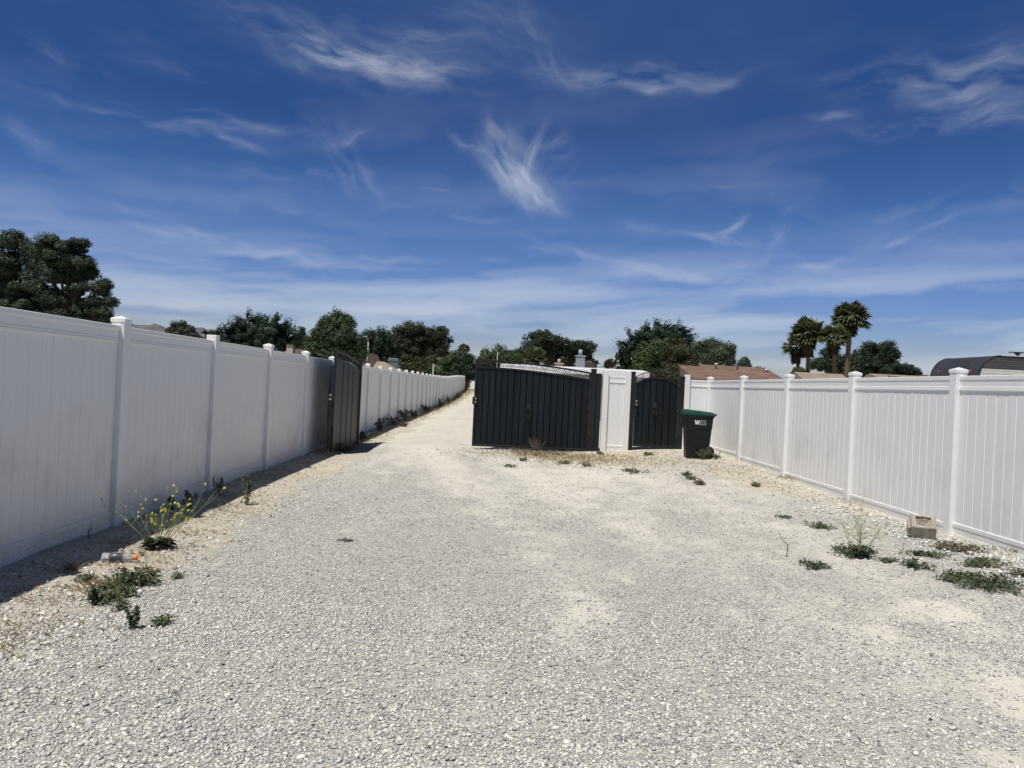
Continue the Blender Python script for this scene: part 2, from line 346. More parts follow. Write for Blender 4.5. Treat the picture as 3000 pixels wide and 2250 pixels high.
# gravel: real crushed stones, densest and largest in view close to the camera
def stones(n, y0, y1, smin, smax, sub, seed, xr=None, prob=None, flat=.62):
    r = np.random.default_rng(seed)
    u = r.random(n); Y = 1/((1-u)/y0 + u/y1)                   # more of them near the camera
    half = 0.69*Y + .3
    X = (r.random(n)*2-1)*half + .03*Y
    if xr: X = xr[0] + (xr[1]-xr[0])*r.random(n)
    keep = (X > -3.55) & (X < 5.05)
    pr = 1 - .93*dustmask(X, Y)**.8*ss(fbm(X, Y, 9, 44), .18, .58) - .6*soilmask(X, Y)
    if prob is not None: pr = prob(X, Y)
    keep &= r.random(n) < pr
    X = X[keep]; Y = Y[keep]; n = len(X)
    sz = smin + (smax-smin)*r.random(n)**2.6
    if sub == 1:
        p = (1+5**.5)/2; bv = np.array([(-1, p, 0), (1, p, 0), (-1, -p, 0), (1, -p, 0), (0, -1, p), (0, 1, p), (0, -1, -p), (0, 1, -p), (p, 0, -1), (p, 0, 1), (-p, 0, -1), (-p, 0, 1)])
        bv = bv/np.linalg.norm(bv[0]); bf = np.array([(0, 11, 5), (0, 5, 1), (0, 1, 7), (0, 7, 10), (0, 10, 11), (1, 5, 9), (5, 11, 4), (11, 10, 2), (10, 7, 6), (7, 1, 8), (3, 9, 4), (3, 4, 2), (3, 2, 6), (3, 6, 8), (3, 8, 9), (4, 9, 5), (2, 4, 11), (6, 2, 10), (8, 6, 7), (9, 8, 1)])
    else:
        bv = np.array([(1, 0, 0), (-1, 0, 0), (0, 1, 0), (0, -1, 0), (0, 0, 1), (0, 0, -1)], float)
        bf = np.array([(0, 2, 4), (2, 1, 4), (1, 3, 4), (3, 0, 4), (2, 0, 5), (1, 2, 5), (3, 1, 5), (0, 3, 5)])
    k = len(bv)
    V = bv[None]*(1+.75*(r.random((n, k, 1))-.5)) + .5*(r.random((n, k, 3))-.5)
    V *= np.stack([np.ones(n), .6+.35*r.random(n), flat*(.6+.6*r.random(n))], 1)[:, None, :]
    a = r.random(n)*6.283; tx = (r.random(n)-.5)*1.1
    ca, sa, ct, st = np.cos(a), np.sin(a), np.cos(tx), np.sin(tx)
    x_, y_, z_ = V[..., 0], V[..., 1], V[..., 2]
    y2 = y_*ct[:, None]-z_*st[:, None]; z2 = y_*st[:, None]+z_*ct[:, None]
    V = np.stack([x_*ca[:, None]-y2*sa[:, None], x_*sa[:, None]+y2*ca[:, None], z2], 2)*(sz/2)[:, None, None]
    zz = gz(X, Y) + sz*.5*(.10+.35*r.random(n))
    V += np.stack([X, Y, zz], 1)[:, None, :]
    F = bf[None] + (np.arange(n)*k)[:, None, None]
    c = r.random(n); return V.reshape(-1, 3), F.reshape(-1, 3), np.repeat(c, len(bf))
batches = [stones(85000, 2.3, 5.2, .009, .026, 1, 1, flat=.5), stones(150000, 4.2, 12, .009, .025, 0, 2), stones(60000, 8, 18, .012, .030, 0, 3),
           stones(9000, 6, 18, .025, .06, 1, 4, xr=(2.6, 5.08), prob=lambda X, Y: ss(X+(fbm(X, Y, 1.5, 9)-.5)*1.2+.9*ss(Y, 13, 17), 3.9, 5.0)*.8),
           stones(300, 2.4, 12, .03, .046, 1, 5, flat=.42), stones(3500, 3.2, 16, .012, .045, 1, 6, xr=(-3.5, -2.2), prob=lambda X, Y: np.full(len(X), .8))]
vs, fs, cs = [], [], []; off = 0
for v_, f_, c_ in batches: vs.append(v_); fs.append(f_+off); cs.append(c_); off += len(v_)
STONE = bpy.data.materials.new('crushed_stone'); STONE.use_nodes = True
_n = STONE.node_tree.nodes; _l = STONE.node_tree.links; _b = _n['Principled BSDF']; _b.inputs['Roughness'].default_value = .85; _b.inputs['Specular IOR Level'].default_value = .25
_a = _n.new('ShaderNodeAttribute'); _a.attribute_name = 'rnd'; _r = _n.new('ShaderNodeValToRGB'); _l.new(_a.outputs['Fac'], _r.inputs[0])
for p, c in ((.0, (.20, .20, .205)), (.09, (.38, .375, .365)), (.45, (.55, .54, .51)), (.8, (.67, .65, .60)), (.95, (.80, .77, .67))):
    e = _r.color_ramp.elements.new(p); e.color = (*c, 1)
_r.color_ramp.elements.remove(_r.color_ramp.elements[-1]); _l.new(_r.outputs[0], _b.inputs['Base Color'])
tag(link('gravel', mesh_np('gravel', np.concatenate(vs), np.concatenate(fs), attr={'rnd': np.concatenate(cs)}), STONE),
    'loose grey crushed gravel covering the drive between the two white fences', 'gravel', kind='stuff')

# ------------------------------------------------------------------ cirrus in the sky
WISPS = [(780, 140, 200, 34, -9, .42), (700, 110, 90, 30, -22, .26), (880, 90, 150, 40, -4, .12), (850, 165, 100, 14, 4, .26), (650, 150, 60, 12, -14, .18),
         (1370, 178, 190, 20, -3, .24), (1460, 192, 110, 8, 1, .34), (1165, 115, 85, 20, -52, .16), (1080, 60, 120, 40, -20, .08),
         (2090, 160, 170, 36, 4, .28), (2040, 240, 150, 12, 9, .26), (1808, 257, 45, 6, 0, .2), (2180, 225, 60, 16, 4, .2), (1980, 215, 60, 10, 5, .1),
         (1112, 385, 84, 26, -52, .66), (1135, 395, 52, 26, -50, .42), (1080, 350, 50, 20, -48, .34), (1018, 318, 40, 8, -20, .36), (1158, 348, 52, 11, 58, .24), (1200, 345, 40, 16, 35, .20), (1172, 432, 44, 12, -45, .36),
         (1105, 320, 34, 12, -80, .14), (1235, 385, 44, 12, 50, .07),
         (330, 252, 150, 7, -4, .24), (520, 266, 160, 8, -4, .15), (485, 303, 90, 7, -9, .24), (735, 300, 55, 9, 20, .14), (730, 345, 85, 24, -48, .20),
         (30, 290, 60, 14, -25, .12), (150, 120, 90, 14, -12, .07), (380, 130, 70, 16, -20, .07), (600, 370, 160, 12, 2, .08), (690, 437, 60, 6, -5, .08), (640, 450, 60, 6, -5, .08),
         (150, 494, 60, 7, -6, .17), (345, 500, 60, 8, -4, .2), (500, 522, 190, 9, -13, .24), (610, 548, 90, 8, -6, .3), (820, 552, 110, 6, -2, .27), (500, 545, 34, 6, -10, .18),
         (1075, 560, 45, 4, -6, .16), (1000, 473, 100, 5, -4, .13), (945, 411, 40, 2, -6, .1), (1200, 502, 20, 3, 0, .12), (1520, 407, 70, 4, -2, .14), (1620, 325, 50, 8, 4, .05),
         (1230, 545, 90, 7, -17, .22), (1190, 548, 60, 6, -10, .14), (1400, 590, 110, 12, -8, .30), (1480, 605, 130, 12, -9, .28), (1560, 595, 60, 20, 30, .1),
         (1590, 525, 55, 12, -22, .34), (1530, 515, 60, 8, -10, .28), (1565, 490, 34, 10, 28, .22), (1380, 495, 80, 16, -8, .08),
         (1925, 517, 100, 6, 16, .46), (1775, 569, 50, 5, 2, .34), (1920, 465, 90, 6, 15, .24), (1685, 500, 70, 16, 62, .14), (1740, 540, 90, 12, -35, .1), (1830, 545, 60, 8, 20, .16),
         (1720, 445, 24, 8, 30, .1), (2110, 520, 80, 14, -5, .07), (2120, 615, 130, 10, -6, .16), (1700, 610, 160, 12, -3, .14), (2205, 405, 20, 20, -45, .14)]

def cirrus():
    """a thin high cloud sheet, 9 km out, with its density stored on its points"""
    azs = np.radians(np.arange(-52, 52.01, .10)); els = np.radians(np.concatenate([np.arange(.4, 31, .085), np.arange(31, 60, 1.0)]))
    A, E = np.meshgrid(azs, els); zf = 1/.7373
    wa = (fbm(A, E, 7, 61, 3)-.5)*.045; we = (fbm(A, E, 7, 71, 3)-.5)*.035
    wa += (fbm(A, E, 34, 62, 3)-.5)*.014; we += (fbm(A, E, 34, 72, 3)-.5)*.012
    T_ = np.zeros_like(A)
    for i, (x, y, hl, hw, ang, k) in enumerate(WISPS):
        d = ray(x*zf, y*zf); a0, e0 = math.atan2(d.x, d.y), math.asin(d.z); L, B, t = hl*zf/FPX, hw*zf*1.15/FPX, R(ang)+roll
        sc = min(1.0, hw/14+.25)
        da, de = A-a0+wa*sc, E-e0+we*sc; u = da*math.cos(t)+de*math.sin(t); v = -da*math.sin(t)+de*math.cos(t)
        bow = .35*B*(u/L)**2; g = np.exp(-1.1*((u/L)**2+((v-bow)/B)**2)); m = g > .004
        if not m.any(): continue
        n = np.zeros_like(A); uu, vv = u[m]+i*1.7, v[m]+i*.9
        f1 = fbm(uu+.25*(vv), vv*3.4, 22, 11+i, 5); f2 = 1-2*np.abs(fbm(uu*.8, vv*5, 30, 90+i, 4)-.5)
        n[m] = np.clip((f1-.30)*2.1, 0, 1.5)*(.55+.55*f2**3*1.5)
        T_ += g*n*k*1.0
    Ed = np.degrees(E)
    low = np.exp(-((Ed-5.2)/3.7)**2)+.5*np.exp(-((Ed-1)/3.5)**2); mid = np.exp(-((Ed-13)/8.5)**2)
    t = .06; ua, ve = A*math.cos(t)+E*math.sin(t), -A*math.sin(t)+E*math.cos(t)
    T_ += np.clip((fbm(ua*.30+wa*1.0, ve*3.0+we*1.2, 12, 131, 6)-.40)*3.0, 0, 1)*low*.66
    T_ += np.clip((fbm(ua*.5+wa*1.5, ve*2+we*2, 11, 151, 6)-.50)*2.5, 0, 1)*mid*.09
    T_ += np.clip((fbm(ua+wa, ve+we, 3.2, 171, 5)-.42)*2.0, 0, 1)*.035
    T_ *= ss(Ed, 60, 36)*ss(np.abs(np.degrees(A)), 52, 45)
    T_ = .82*(1-np.exp(-T_/.82))
    Rr = 9000; V = np.stack([Rr*np.cos(E)*np.sin(A), Rr*np.cos(E)*np.cos(A), Rr*np.sin(E)], -1).reshape(-1, 3)
    ne, na = A.shape; i_ = np.arange(ne*na).reshape(ne, na); F = np.stack([i_[:-1, :-1].ravel(), i_[:-1, 1:].ravel(), i_[1:, 1:].ravel(), i_[1:, :-1].ravel()], 1)
    m = bpy.data.materials.new('cirrus'); m.use_nodes = True; n = m.node_tree.nodes; l = m.node_tree.links; n.clear()
    at = n.new('ShaderNodeAttribute'); at.attribute_name = 'thickness'; e = n.new('ShaderNodeEmission'); e.inputs[0].default_value = CLOUD; e.inputs[1].default_value = 1
    tr = n.new('ShaderNodeBsdfTransparent'); mx = n.new('ShaderNodeMixShader'); o = n.new('ShaderNodeOutputMaterial')
    l.new(at.outputs['Fac'], mx.inputs[0]); l.new(tr.outputs[0], mx.inputs[1]); l.new(e.outputs[0], mx.inputs[2]); l.new(mx.outputs[0], o.inputs[0])
    m.cycles.emission_sampling = 'NONE'
    tag(link('sky', mesh_np('sky', V, F, attr={'thickness': T_.ravel()}, smooth=True), m), kind='structure')
CLOUD = (.72, .77, .84, 1)
cirrus()

# ------------------------------------------------------------------ distant hills
hv = []; hf = []; NXh = 90
for i in range(NXh):
    px = -900 + i*24.0; t = (px-200)/900.0
    hgt = 165*math.exp(-((px-330)/330)**2) + 88*math.exp(-((px-640)/170)**2)*1.0 + 10*math.sin(px*.021)+5*math.sin(px*.057+1)
    for j, (dy, k) in enumerate(((0, 0), (260, .55), (520, .86), (800, 1.0), (1300, .5), (1700, 0))):
        b = P(px, 1100, 2300+dy); hv.append((b.x, 2300+dy, max(0, hgt)*k*(1+.12*math.sin(px*.05+j*2)*(0 < j < 3)) - 2))
for i in range(NXh-1):
    for j in range(5): a = i*6+j; hf.append((a, a+6, a+7, a+1))
me = bpy.data.meshes.new('hills'); me.from_pydata(hv, [], hf); me.polygons.foreach_set('use_smooth', [True]*len(hf))
tag(link('hills', me, mat('hill_scrub', (.105, .098, .115), .95, var=.25, vscale=.012, col2=(.155, .14, .15), bump=1.0, bscale=.02)), kind='structure')

# ------------------------------------------------------------------ white vinyl fences
PITCH = 2.44; PW = .127; LP = PITCH-PW
RAIL = [(.019, .163), (.024, .158), (.024, .122), (.0175, .112), (.0175, .046), (.022, .040), (.022, .030), (.0195, .026), (.0245, .020), (.0245, .004), (.021, 0)]
def rail_mesh(name, L):
    mb = MB(); poly = [(a, b) for a, b in RAIL] + [(-a, b) for a, b in reversed(RAIL)]; mb.prism(poly, -L/2, L/2, 'y'); return mb.mesh(name)
def boards_mesh(name, L, H, seed=0):
    r = random.Random(seed); nb = max(2, round(L/.1525)); w = L/nb; t = .011; front = []
    for i in range(nb):
        o = r.uniform(-.0012, .0012); o2 = r.uniform(-.0014, .0014); y0 = -L/2+i*w; 
        front += [(t-.0065, y0), (t+o, y0+.0065), (t+o+.0006, y0+w*.5), (t+o2, y0+w-.0065)]
    front.append((t-.0065, L/2))
    mb = MB(); n = len(front)
    for sgn in (1, -1):
        vs = [(x*sgn, y, .08) for x, y in front] + [(x*sgn, y, H-.08) for x, y in front]
        mb.add(vs, [(i, i+1, i+1+n, i+n) if sgn > 0 else (i+1, i, i+n, i+1+n) for i in range(n-1)])
    me = bpy.data.meshes.new(name); me.from_pydata(mb.v, [], mb.f); return me
HP = 1.90
RAILM = rail_mesh('rail', LP-.001); BOARDM = [boards_mesh('panel_boards', LP-.001, HP, s) for s in range(3)]
def post_mesh(h):
    mb = MB(); q = PW/2; mb.box(-q, q, -q, q, 0, h, .004); return mb.mesh('post')
def cap_mesh():
    mb = MB(); a = .0695; b = .065
    rings = [(b, 0), (a, .004), (a, .036), (a-.006, .041), (.0, .066)]
    vs = []; fs = []
    for r_, z_ in rings[:-1]: vs += [(-r_, -r_, z_), (r_, -r_, z_), (r_, r_, z_), (-r_, r_, z_)]
    vs.append((0, 0, .066)); fs.append((3, 2, 1, 0))
    for l_ in range(3):
        for i in range(4): j = (i+1) % 4; fs.append((l_*4+i, l_*4+j, l_*4+4+j, l_*4+4+i))
    for i in range(4): fs.append((12+i, 12+(i+1) % 4, 16))
    mb.add(vs, fs); return mb.mesh('cap')
POSTM = post_mesh(2.2); CAPM = cap_mesh()
def put_post(root, x, y, ztop, cap=True, label=None, z0=None):
    o = link('post', POSTM, VINYL, root); gzv = float(gz(x, y)) if z0 is None else z0
    h = ztop-.066-(gzv-.12) if cap else ztop-(gzv-.12)
    rl = Vector((x, y, gzv-.12)) - root.location; o.location = rl; o.scale = (1, 1, h/2.2)
    if label: o['label'] = label
    if cap:
        c = link('cap', CAPM, VINYL, o); c.location = (0, 0, 2.2-.002*2.2/h); c.scale = (1, 1, 2.2/h)
    return o
def put_panel(root, x, y, zb, zt, k=0, rz=0.0, tilt=0.0, boards=None, rail=None):
    o = link('panel', boards or BOARDM[k % 3], VINYL, root); o.location = Vector((x, y, zb)) - root.location
    o.scale = (1, 1, (zt-zb)/HP); o.rotation_euler = (tilt, 0, rz); s = HP/(zt-zb)
    a = link('top_rail', rail or RAILM, VINYL, o); a.location = (0, 0, HP-.163*s); a.scale = (1, 1, s)
    b = link('bottom_rail', rail or RAILM, VINYL, o); b.location = (0, 0, 0); b.scale = (1, 1, s)
    return o
XL, YL1 = -3.61, 7.51
def ltop(y): return float(np.interp(y, [0, 13, 25, 34, 46, 55, 62, 72, 82, 95, 114], [2.0, 1.99, 1.93, 1.955, 1.93, 1.96, 2.03, 2.2, 2.33, 2.43, 2.5]))
lf = empty('vinyl_fence', (XL, YL1, float(gz(XL, YL1))), 'long shaded white vinyl privacy fence down the left side of the drive', 'fence')
for n_ in range(-2, 43):
    y = YL1 + PITCH*n_; nocap = (n_ == 1)
    put_post(lf, XL, y, ltop(y)-(.03 if nocap else 0), cap=not nocap, label='square post that has lost its cap' if nocap else None)
    if n_ < 42:
        ym = y+PITCH/2; gl = min(float(gz(XL, y+PITCH*.1)), float(gz(XL, y+PITCH*.9)))
        zt1, zt2 = ltop(y)-.1, ltop(y+PITCH)-.1
        put_panel(lf, XL, ym, gl-.01, (zt1+zt2)/2, n_ % 3)
XR, YRA = 5.155, 8.42
rf = empty('vinyl_fence', (XR, YRA, float(gz(XR, YRA))), 'sunlit white vinyl privacy fence along the right side of the gravel', 'fence')
for n_ in range(-3, 5):
    y = YRA + PITCH*n_; put_post(rf, XR, y, 1.943)
    if n_ < 4: put_panel(rf, XR, y+PITCH/2, float(gz(XR-.1, y+PITCH*.5))-.035, 1.843, n_ % 3)
YG = 18.18
def short_fence(x0, x1, label, ztop, post_x, caps=False):
    root = empty('vinyl_fence', ((x0+x1)/2, YG, float(gz(x0, YG))), label, 'fence')
    for px_ in post_x: put_post(root, px_, YG, ztop, cap=caps)
    L = x1-x0-.001; put_panel(root, (x0+x1)/2, YG, float(gz(x0, YG))-.02, ztop-.115, 0, rz=R(90), boards=boards_mesh('panel_boards', L, HP, 5), rail=rail_mesh('rail', L))
def XG(px): return P(px, 1200, YG).x
xa, xb = XG(1770.5), XG(1836)
short_fence(xa+.0635, xb-.0635, 'narrow white vinyl panel and two posts between the big black gate and the small one', 1.955, (xa, xb))
xc = XG(2009)
short_fence(xc+.0635, XR-.0635, 'short white vinyl panel between the small gate and the right fence, behind the black bin', 1.955, (xc,))
# far cross wall closing the lane
fw = empty('vinyl_fence', (-3.3, 112, float(gz(-3.3, 112))), 'distant white fence closing off the end of the dirt lane', 'fence')
for k in range(4):
    put_post(fw, -3.3+PITCH*k, 112, float(gz(0, 112))+1.72, z0=float(gz(0, 112)))
    if k < 3: put_panel(fw, -3.3+PITCH*(k+.5), 112, float(gz(0, 112))-.02, float(gz(0, 112))+1.62, k, rz=R(90))

# ------------------------------------------------------------------ gates
def spiral(c, r, turns, a0, dirn=1, n=26, end=.12):
    out = []
    for i in range(n+1):
        t = i/n; rr = r*(1-(1-end)*t); a = a0 + dirn*2*math.pi*turns*t
        out.append((c[0]+rr*math.cos(a), c[1]+rr*math.sin(a)))
    return out
def emblem(mb, cx, cz, y, s=1.0):
    rad = .0095*s
    def t(p, q=rad): mb.tube([(cx+a*s*1.3, y, cz+b*s*.82) for a, b in p], q, 5)
    t([(0, -.27), (0, .27)], rad*1.3)
    for sx in (-1, 1):
        for sz in (-1, 1):
            t([(sx*a, sz*b) for a, b in spiral((.045, .085), .042, 1.3, math.pi*1.0, -1)])
            t([(sx*a, sz*b) for a, b in spiral((.032, .175), .030, 1.2, math.pi*1.0, 1)])
            t([(sx*.0, sz*.02), (sx*.055, sz*.04), (sx*.075, sz*.09), (sx*.05, sz*.14), (sx*.02, sz*.2), (sx*.045, sz*.24)])
        t([(sx*.03, .25), (sx*.05, .29)]); t([(sx*.03, -.25), (sx*.05, -.29)])
    t([(0, .25), (0, .31)], rad*.8)
def leaf_gate(root, Wd, hfree, hhinge, zb):
    """local x from 0 (free edge) to Wd (hinge); the face towards -y is the one with the lock and the emblem"""
    def topo(x): return hfree - (hfree-hhinge)*(max(0, x)/Wd)**2.1
    def topi(x): return topo(x) - .165
    f = MB(); t = .024
    f.box(0, .05, -t, t, zb, topo(.02), .003); f.box(Wd-.05, Wd, -t, t, zb, topo(Wd)-.002, .003)
    f.box(.05, Wd-.05, -t, t, zb, zb+.05, .003)
    for fn, q in ((topo, .022), (topi, .020)):
        xs = [.03+(Wd-.06)*i/28 for i in range(29)]
        vs = []; fs = []
        for x in xs:
            z_ = fn(x); vs += [(x, -t+.003, z_-2*q), (x, t-.003, z_-2*q), (x, t-.003, z_), (x, -t+.003, z_)]
        for i in range(28):
            for k in range(4): j = (k+1) % 4; fs.append((i*4+k, i*4+j, i*4+4+j, i*4+4+k))
        f.add(vs, fs)
    f.build('frame', DARK, root)
    b = MB(); nb = 18; w = (Wd-.10)/nb
    for i in range(nb):
        x0 = .05+i*w; x1 = x0+w; g_ = .006
        b.add([(x0+g_, .002+.002*(i % 2), zb+.045), (x1-g_, .002, zb+.045), (x1-g_, .002, topi(x1)-.03), (x0+g_, .002+.002*(i % 2), topi(x0)-.03),
               (x0, .018, zb+.045), (x1, .018, zb+.045), (x1, .018, topi(x1)-.03), (x0, .018, topi(x0)-.03)],
              [(0, 1, 2, 3), (7, 6, 5, 4), (0, 3, 7, 4), (1, 5, 6, 2), (0, 4, 5, 1), (3, 2, 6, 7)])
    b.build('boards', BOARD, root)
    rb = MB()
    for i in range(1, nb): x = .05+i*w; rb.box(x-.009, x+.009, -.008, .0005, zb+.05, topi(x)-.035)
    rb.build('ribs', CHAN, root)
    rb = MB()
    for i in (5, 9, 13): x = .05+i*w; rb.box(x-.008, x+.008, .0175, .024, zb+.05, topi(x)-.035)
    rb.build('back_seams', CHAN, root)
    s = MB(); n = 10
    for i in range(n):
        x = .05 + (Wd-.10)*(i+.5)/n; zc = (topo(x)-.044 + topi(x))/2; sl = (topo(x+.05)-topo(x-.05))/.1
        for sx in (-1, 1):
            c = (x+sx*.064, zc+sl*sx*.064); pts = spiral(c, .047, 1.15, math.pi/2 if sx < 0 else math.pi/2, -sx, 26)
            s.tube([(a, 0, b_) for a, b_ in pts], .0078, 5)
            tail = [(c[0], 0, c[1]+.047), (c[0]-sx*.03, 0, c[1]+.045), (c[0]-sx*.064, 0, c[1]-.04)]
            s.tube(tail, .0055, 5)
            if i < n-1 or sx < 0: s.tube([(c[0]+sx*.045, 0, c[1]+.03), (c[0]+sx*.066, 0, c[1]+.0), (c[0]+sx*.07, 0, c[1]-.055)], .0065, 5)
    s.build('scrollwork', DARK, root)
    e = MB(); emblem(e, Wd*.475, zb+.86, -.020, .86); e.build('emblem', DARK, root)
    lp = MB(); lp.box(-.035, .075, -.034, .034, zb+.98, zb+1.16, .003); lpo = lp.build('lock_plate', DARK, root)
    for zz in (1.035, 1.115):
        k = MB(); k.lathe([(.012, 0), (.026, -.005), (.028, -.014), (.018, -.022), (.027, -.034), (.030, -.048), (.022, -.062), (.004, -.066)], (.045, -.034, zb+zz), 'y', 14); k.build('knob', BRASS, lpo)
    h = MB(); h.tube([(.085, -.03, zb+.93), (.085, -.075, zb+.90), (.088, -.08, zb+.80), (.085, -.075, zb+.68), (.085, -.012, zb+.66)], .010, 6); h.build('handle', DARK, root)
def steel_post(x, y, w, ztop, label, z0=None, hinges=0):
    g_ = float(gz(x, y)); root = empty('gate_post', (x, y, g_), label, 'post')
    b = MB(); b.box(-w/2, w/2, -w/2, w/2, -.1, ztop-g_-.02, .004); b.build('shaft', DARK, root)
    c = MB(); q = w/2+.006; c.box(-q, q, -q, q, ztop-g_-.0195, ztop-g_+.004, .004); c.build('cap', DARK, root)
    for i in range(abs(hinges)):
        s = 1 if hinges > 0 else -1
        h = MB(); zz = .25+i*(ztop-g_-.5)/max(1, abs(hinges)-1); h.tube([(-s*(w/2+.022), -.035, zz-.06), (-s*(w/2+.022), -.035, zz+.06)], .014, 8); h.box(min(-s*(w/2+.022), -s*w*.4), max(-s*(w/2+.022), -s*w*.4), -.047, -.023, zz-.04, zz+.04); h.build('hinge', DARK, root)
    return root
YGF = YG-.02
x0 = P(1387, 1200, YGF).x; x1 = XG(1728)-.012; WL = x1-x0
gr = empty('driveway_gate', (x0, YGF, 0.0), 'closed black steel driveway gate leaf with arched scroll top, left of the narrow white panel', 'gate', 'driveway gate leaves')
leaf_gate(gr, WL, 2.085, 1.90, .035)
xp1 = XG(1734.5); steel_post(xp1, YG-.01, .118, 1.985, 'black square steel post that the closed driveway gate hangs from', hinges=3)
steel_post(XG(1750)+.002, YG+.03, .135, 1.88, 'thicker black steel post between the gate hinge post and the white vinyl post')
gl_ = empty('driveway_gate', (-3.16, YG-WL-.05, -.05), 'open black driveway gate leaf folded back along the left white fence', 'gate', 'driveway gate leaves', rz=R(90))
leaf_gate(gl_, WL, 2.085, 1.90, .06)
for ch in gl_.children:                     # the open leaf shows its other face: mirror it front to back
    ch.scale.y = -1
steel_post(-3.16, YG+.07, .10, 1.93, 'black steel post against the left fence, hinge side of the open gate leaf')
# pedestrian gate
xs0, xs1 = XG(1844.5), XG(2000); steel_post(xs0+.045, YG-.01, .105, 1.965, 'black steel post on the latch side of the small arched gate'); steel_post(xs1-.055, YG-.01, .115, 1.905, 'black steel post behind the bin, hinge side of the small arched gate', hinges=3)
ga, gb = xs0+.11, xs1-.125; pw = gb-ga; gg = float(gz((ga+gb)/2, YG))
pg = empty('pedestrian_gate', (ga, YGF, 0), 'small black arched walk-through gate with brass lock, beside the black bin', 'gate')
def arch(x, e, p): u = (x-pw/2)/(pw/2); return e + (p-e)*math.sqrt(max(0, 1-(u*.985)**2)) if False else e + (p-e)*(1-abs(u)**2.2)
f = MB(); zb = gg+.05; t = .022
f.box(0, .04, -t, t, zb, arch(0.02, 1.70, 1.875), .003); f.box(pw-.04, pw, -t, t, zb, arch(pw-.02, 1.70, 1.875), .003); f.box(.04, pw-.04, -t, t, zb, zb+.05, .003)
for e_, p_, w_, a_, b_ in ((1.70, 1.875, .045, .0, pw), (1.85, 2.01, .022, .0, pw)):
    vs = []; fs = []
    for i in range(25):
        x = a_+(b_-a_)*i/24; z_ = arch(x, e_, p_); vs += [(x, -t+.003, z_-w_), (x, t-.003, z_-w_), (x, t-.003, z_), (x, -t+.003, z_)]
    for i in range(24):
        for k in range(4): j = (k+1) % 4; fs.append((i*4+k, i*4+j, i*4+4+j, i*4+4+k))
    f.add(vs, fs)
f.box(0.002, .022, -t+.004, t-.004, 1.68, 1.84); f.box(pw-.022, pw-.002, -t+.004, t-.004, 1.68, 1.84)
f.build('frame', DARK, pg)
b = MB(); nb = 6; w = (pw-.08)/nb
for i in range(nb):
    a_ = .04+i*w; c_ = a_+w
    b.add([(a_+.005, .002, zb+.045), (c_-.005, .002, zb+.045), (c_-.005, .002, arch(c_-.005, 1.70, 1.875)-.03), (a_+.005, .002, arch(a_+.005, 1.70, 1.875)-.03),
           (a_, .018, zb+.045), (c_, .018, zb+.045), (c_, .018, arch(c_, 1.70, 1.875)-.03), (a_, .018, arch(a_, 1.70, 1.875)-.03)], [(0, 1, 2, 3), (7, 6, 5, 4), (0, 3, 7, 4), (1, 5, 6, 2), (0, 4, 5, 1), (3, 2, 6, 7)])
b.build('boards', BOARD, pg)
rb = MB()
for i in range(1, nb): x = .04+i*w; rb.box(x-.009, x+.009, -.008, .0005, zb+.05, arch(x, 1.70, 1.875)-.035)
rb.build('ribs', CHAN, pg)
s = MB()
for i in range(6):
    x = .08+(pw-.16)*(i+.5)/6; zc = (arch(x, 1.70, 1.875)+arch(x, 1.85, 2.01)-.022)/2; sx = -1 if i < 3 else 1
    s.tube([(a, 0, c) for a, c in spiral((x, zc), .052, 1.5, math.pi*.5, sx)], .006, 5)
    s.tube([(x, 0, zc+.052), (x-sx*.05, 0, zc+.055), (x-sx*.085, 0, zc-.01)], .005, 5)
s.build('scrollwork', DARK, pg)
e = MB(); emblem(e, pw*.47, zb+.88, -.020, .80); e.build('emblem', DARK, pg)
lp = MB(); lp.box(-.06, .06, -.032, .032, zb+.93, zb+1.11, .003); lpo = lp.build('lock_plate', DARK, pg)
for zz in (.985, 1.065):
    k = MB(); k.lathe([(.012, 0), (.026, -.005), (.028, -.014), (.018, -.022), (.027, -.034), (.030, -.048), (.022, -.062), (.004, -.066)], (.03, -.032, zb+zz), 'y', 14); k.build('knob', BRASS, lpo)
h = MB(); h.tube([(.03, -.028, zb+.89), (.03, -.08, zb+.86), (.032, -.085, zb+.74), (.03, -.08, zb+.62), (.03, -.012, zb+.60)], .010, 6); h.build('handle', DARK, pg)

# ------------------------------------------------------------------ wheeled bin
BINB = mat('bin_black_plastic', (.008, .009, .012), .45, spec=.3, var=.3, vscale=6, bump=.08, bscale=80)
LID = mat('bin_green_plastic', (.005, .062, .036), .4, var=.25, vscale=7)
RUB = mat('rubber', (.012, .012, .013), .8); WHITE = mat('white_print', (.75, .76, .78), .5); BLUE = mat('dark_blue_print', (.012, .018, .04), .5)
bp_ = G(2040, 1341); bin_ = empty('wheeled_bin', bp_, 'black wheeled refuse bin with green lid and white letters, by the small gate', 'bin', rz=R(-4)); bin_.scale = (.83, .9, .99)
def bin_ring(z_):               # local x: front (-) to wheels (+); y: width
    t = z_/1.0; return (-.29-.065*t, .26+.075*t, .205+.085*t)
b = MB(); rings = [.0, .03, .30, .62, .635, .70, .86, .875, .93]
vs = []; fs = []
for z_ in rings:
    xa_, xb_, hw = bin_ring(z_)
    if z_ >= .635: xa_ -= .012; xb_ += .006; hw += .010
    if z_ >= .875: xa_ -= .018; xb_ += .018; hw += .018
    c = .05
    vs += [(xa_+c, -hw, z_), (xb_-c, -hw, z_), (xb_, -hw+c, z_), (xb_, hw-c, z_), (xb_-c, hw, z_), (xa_+c, hw, z_), (xa_, hw-c, z_), (xa_, -hw+c, z_)]
fs.append(tuple(range(7, -1, -1))); m_ = len(rings)
fs.append(tuple((m_-1)*8+k for k in range(8)))
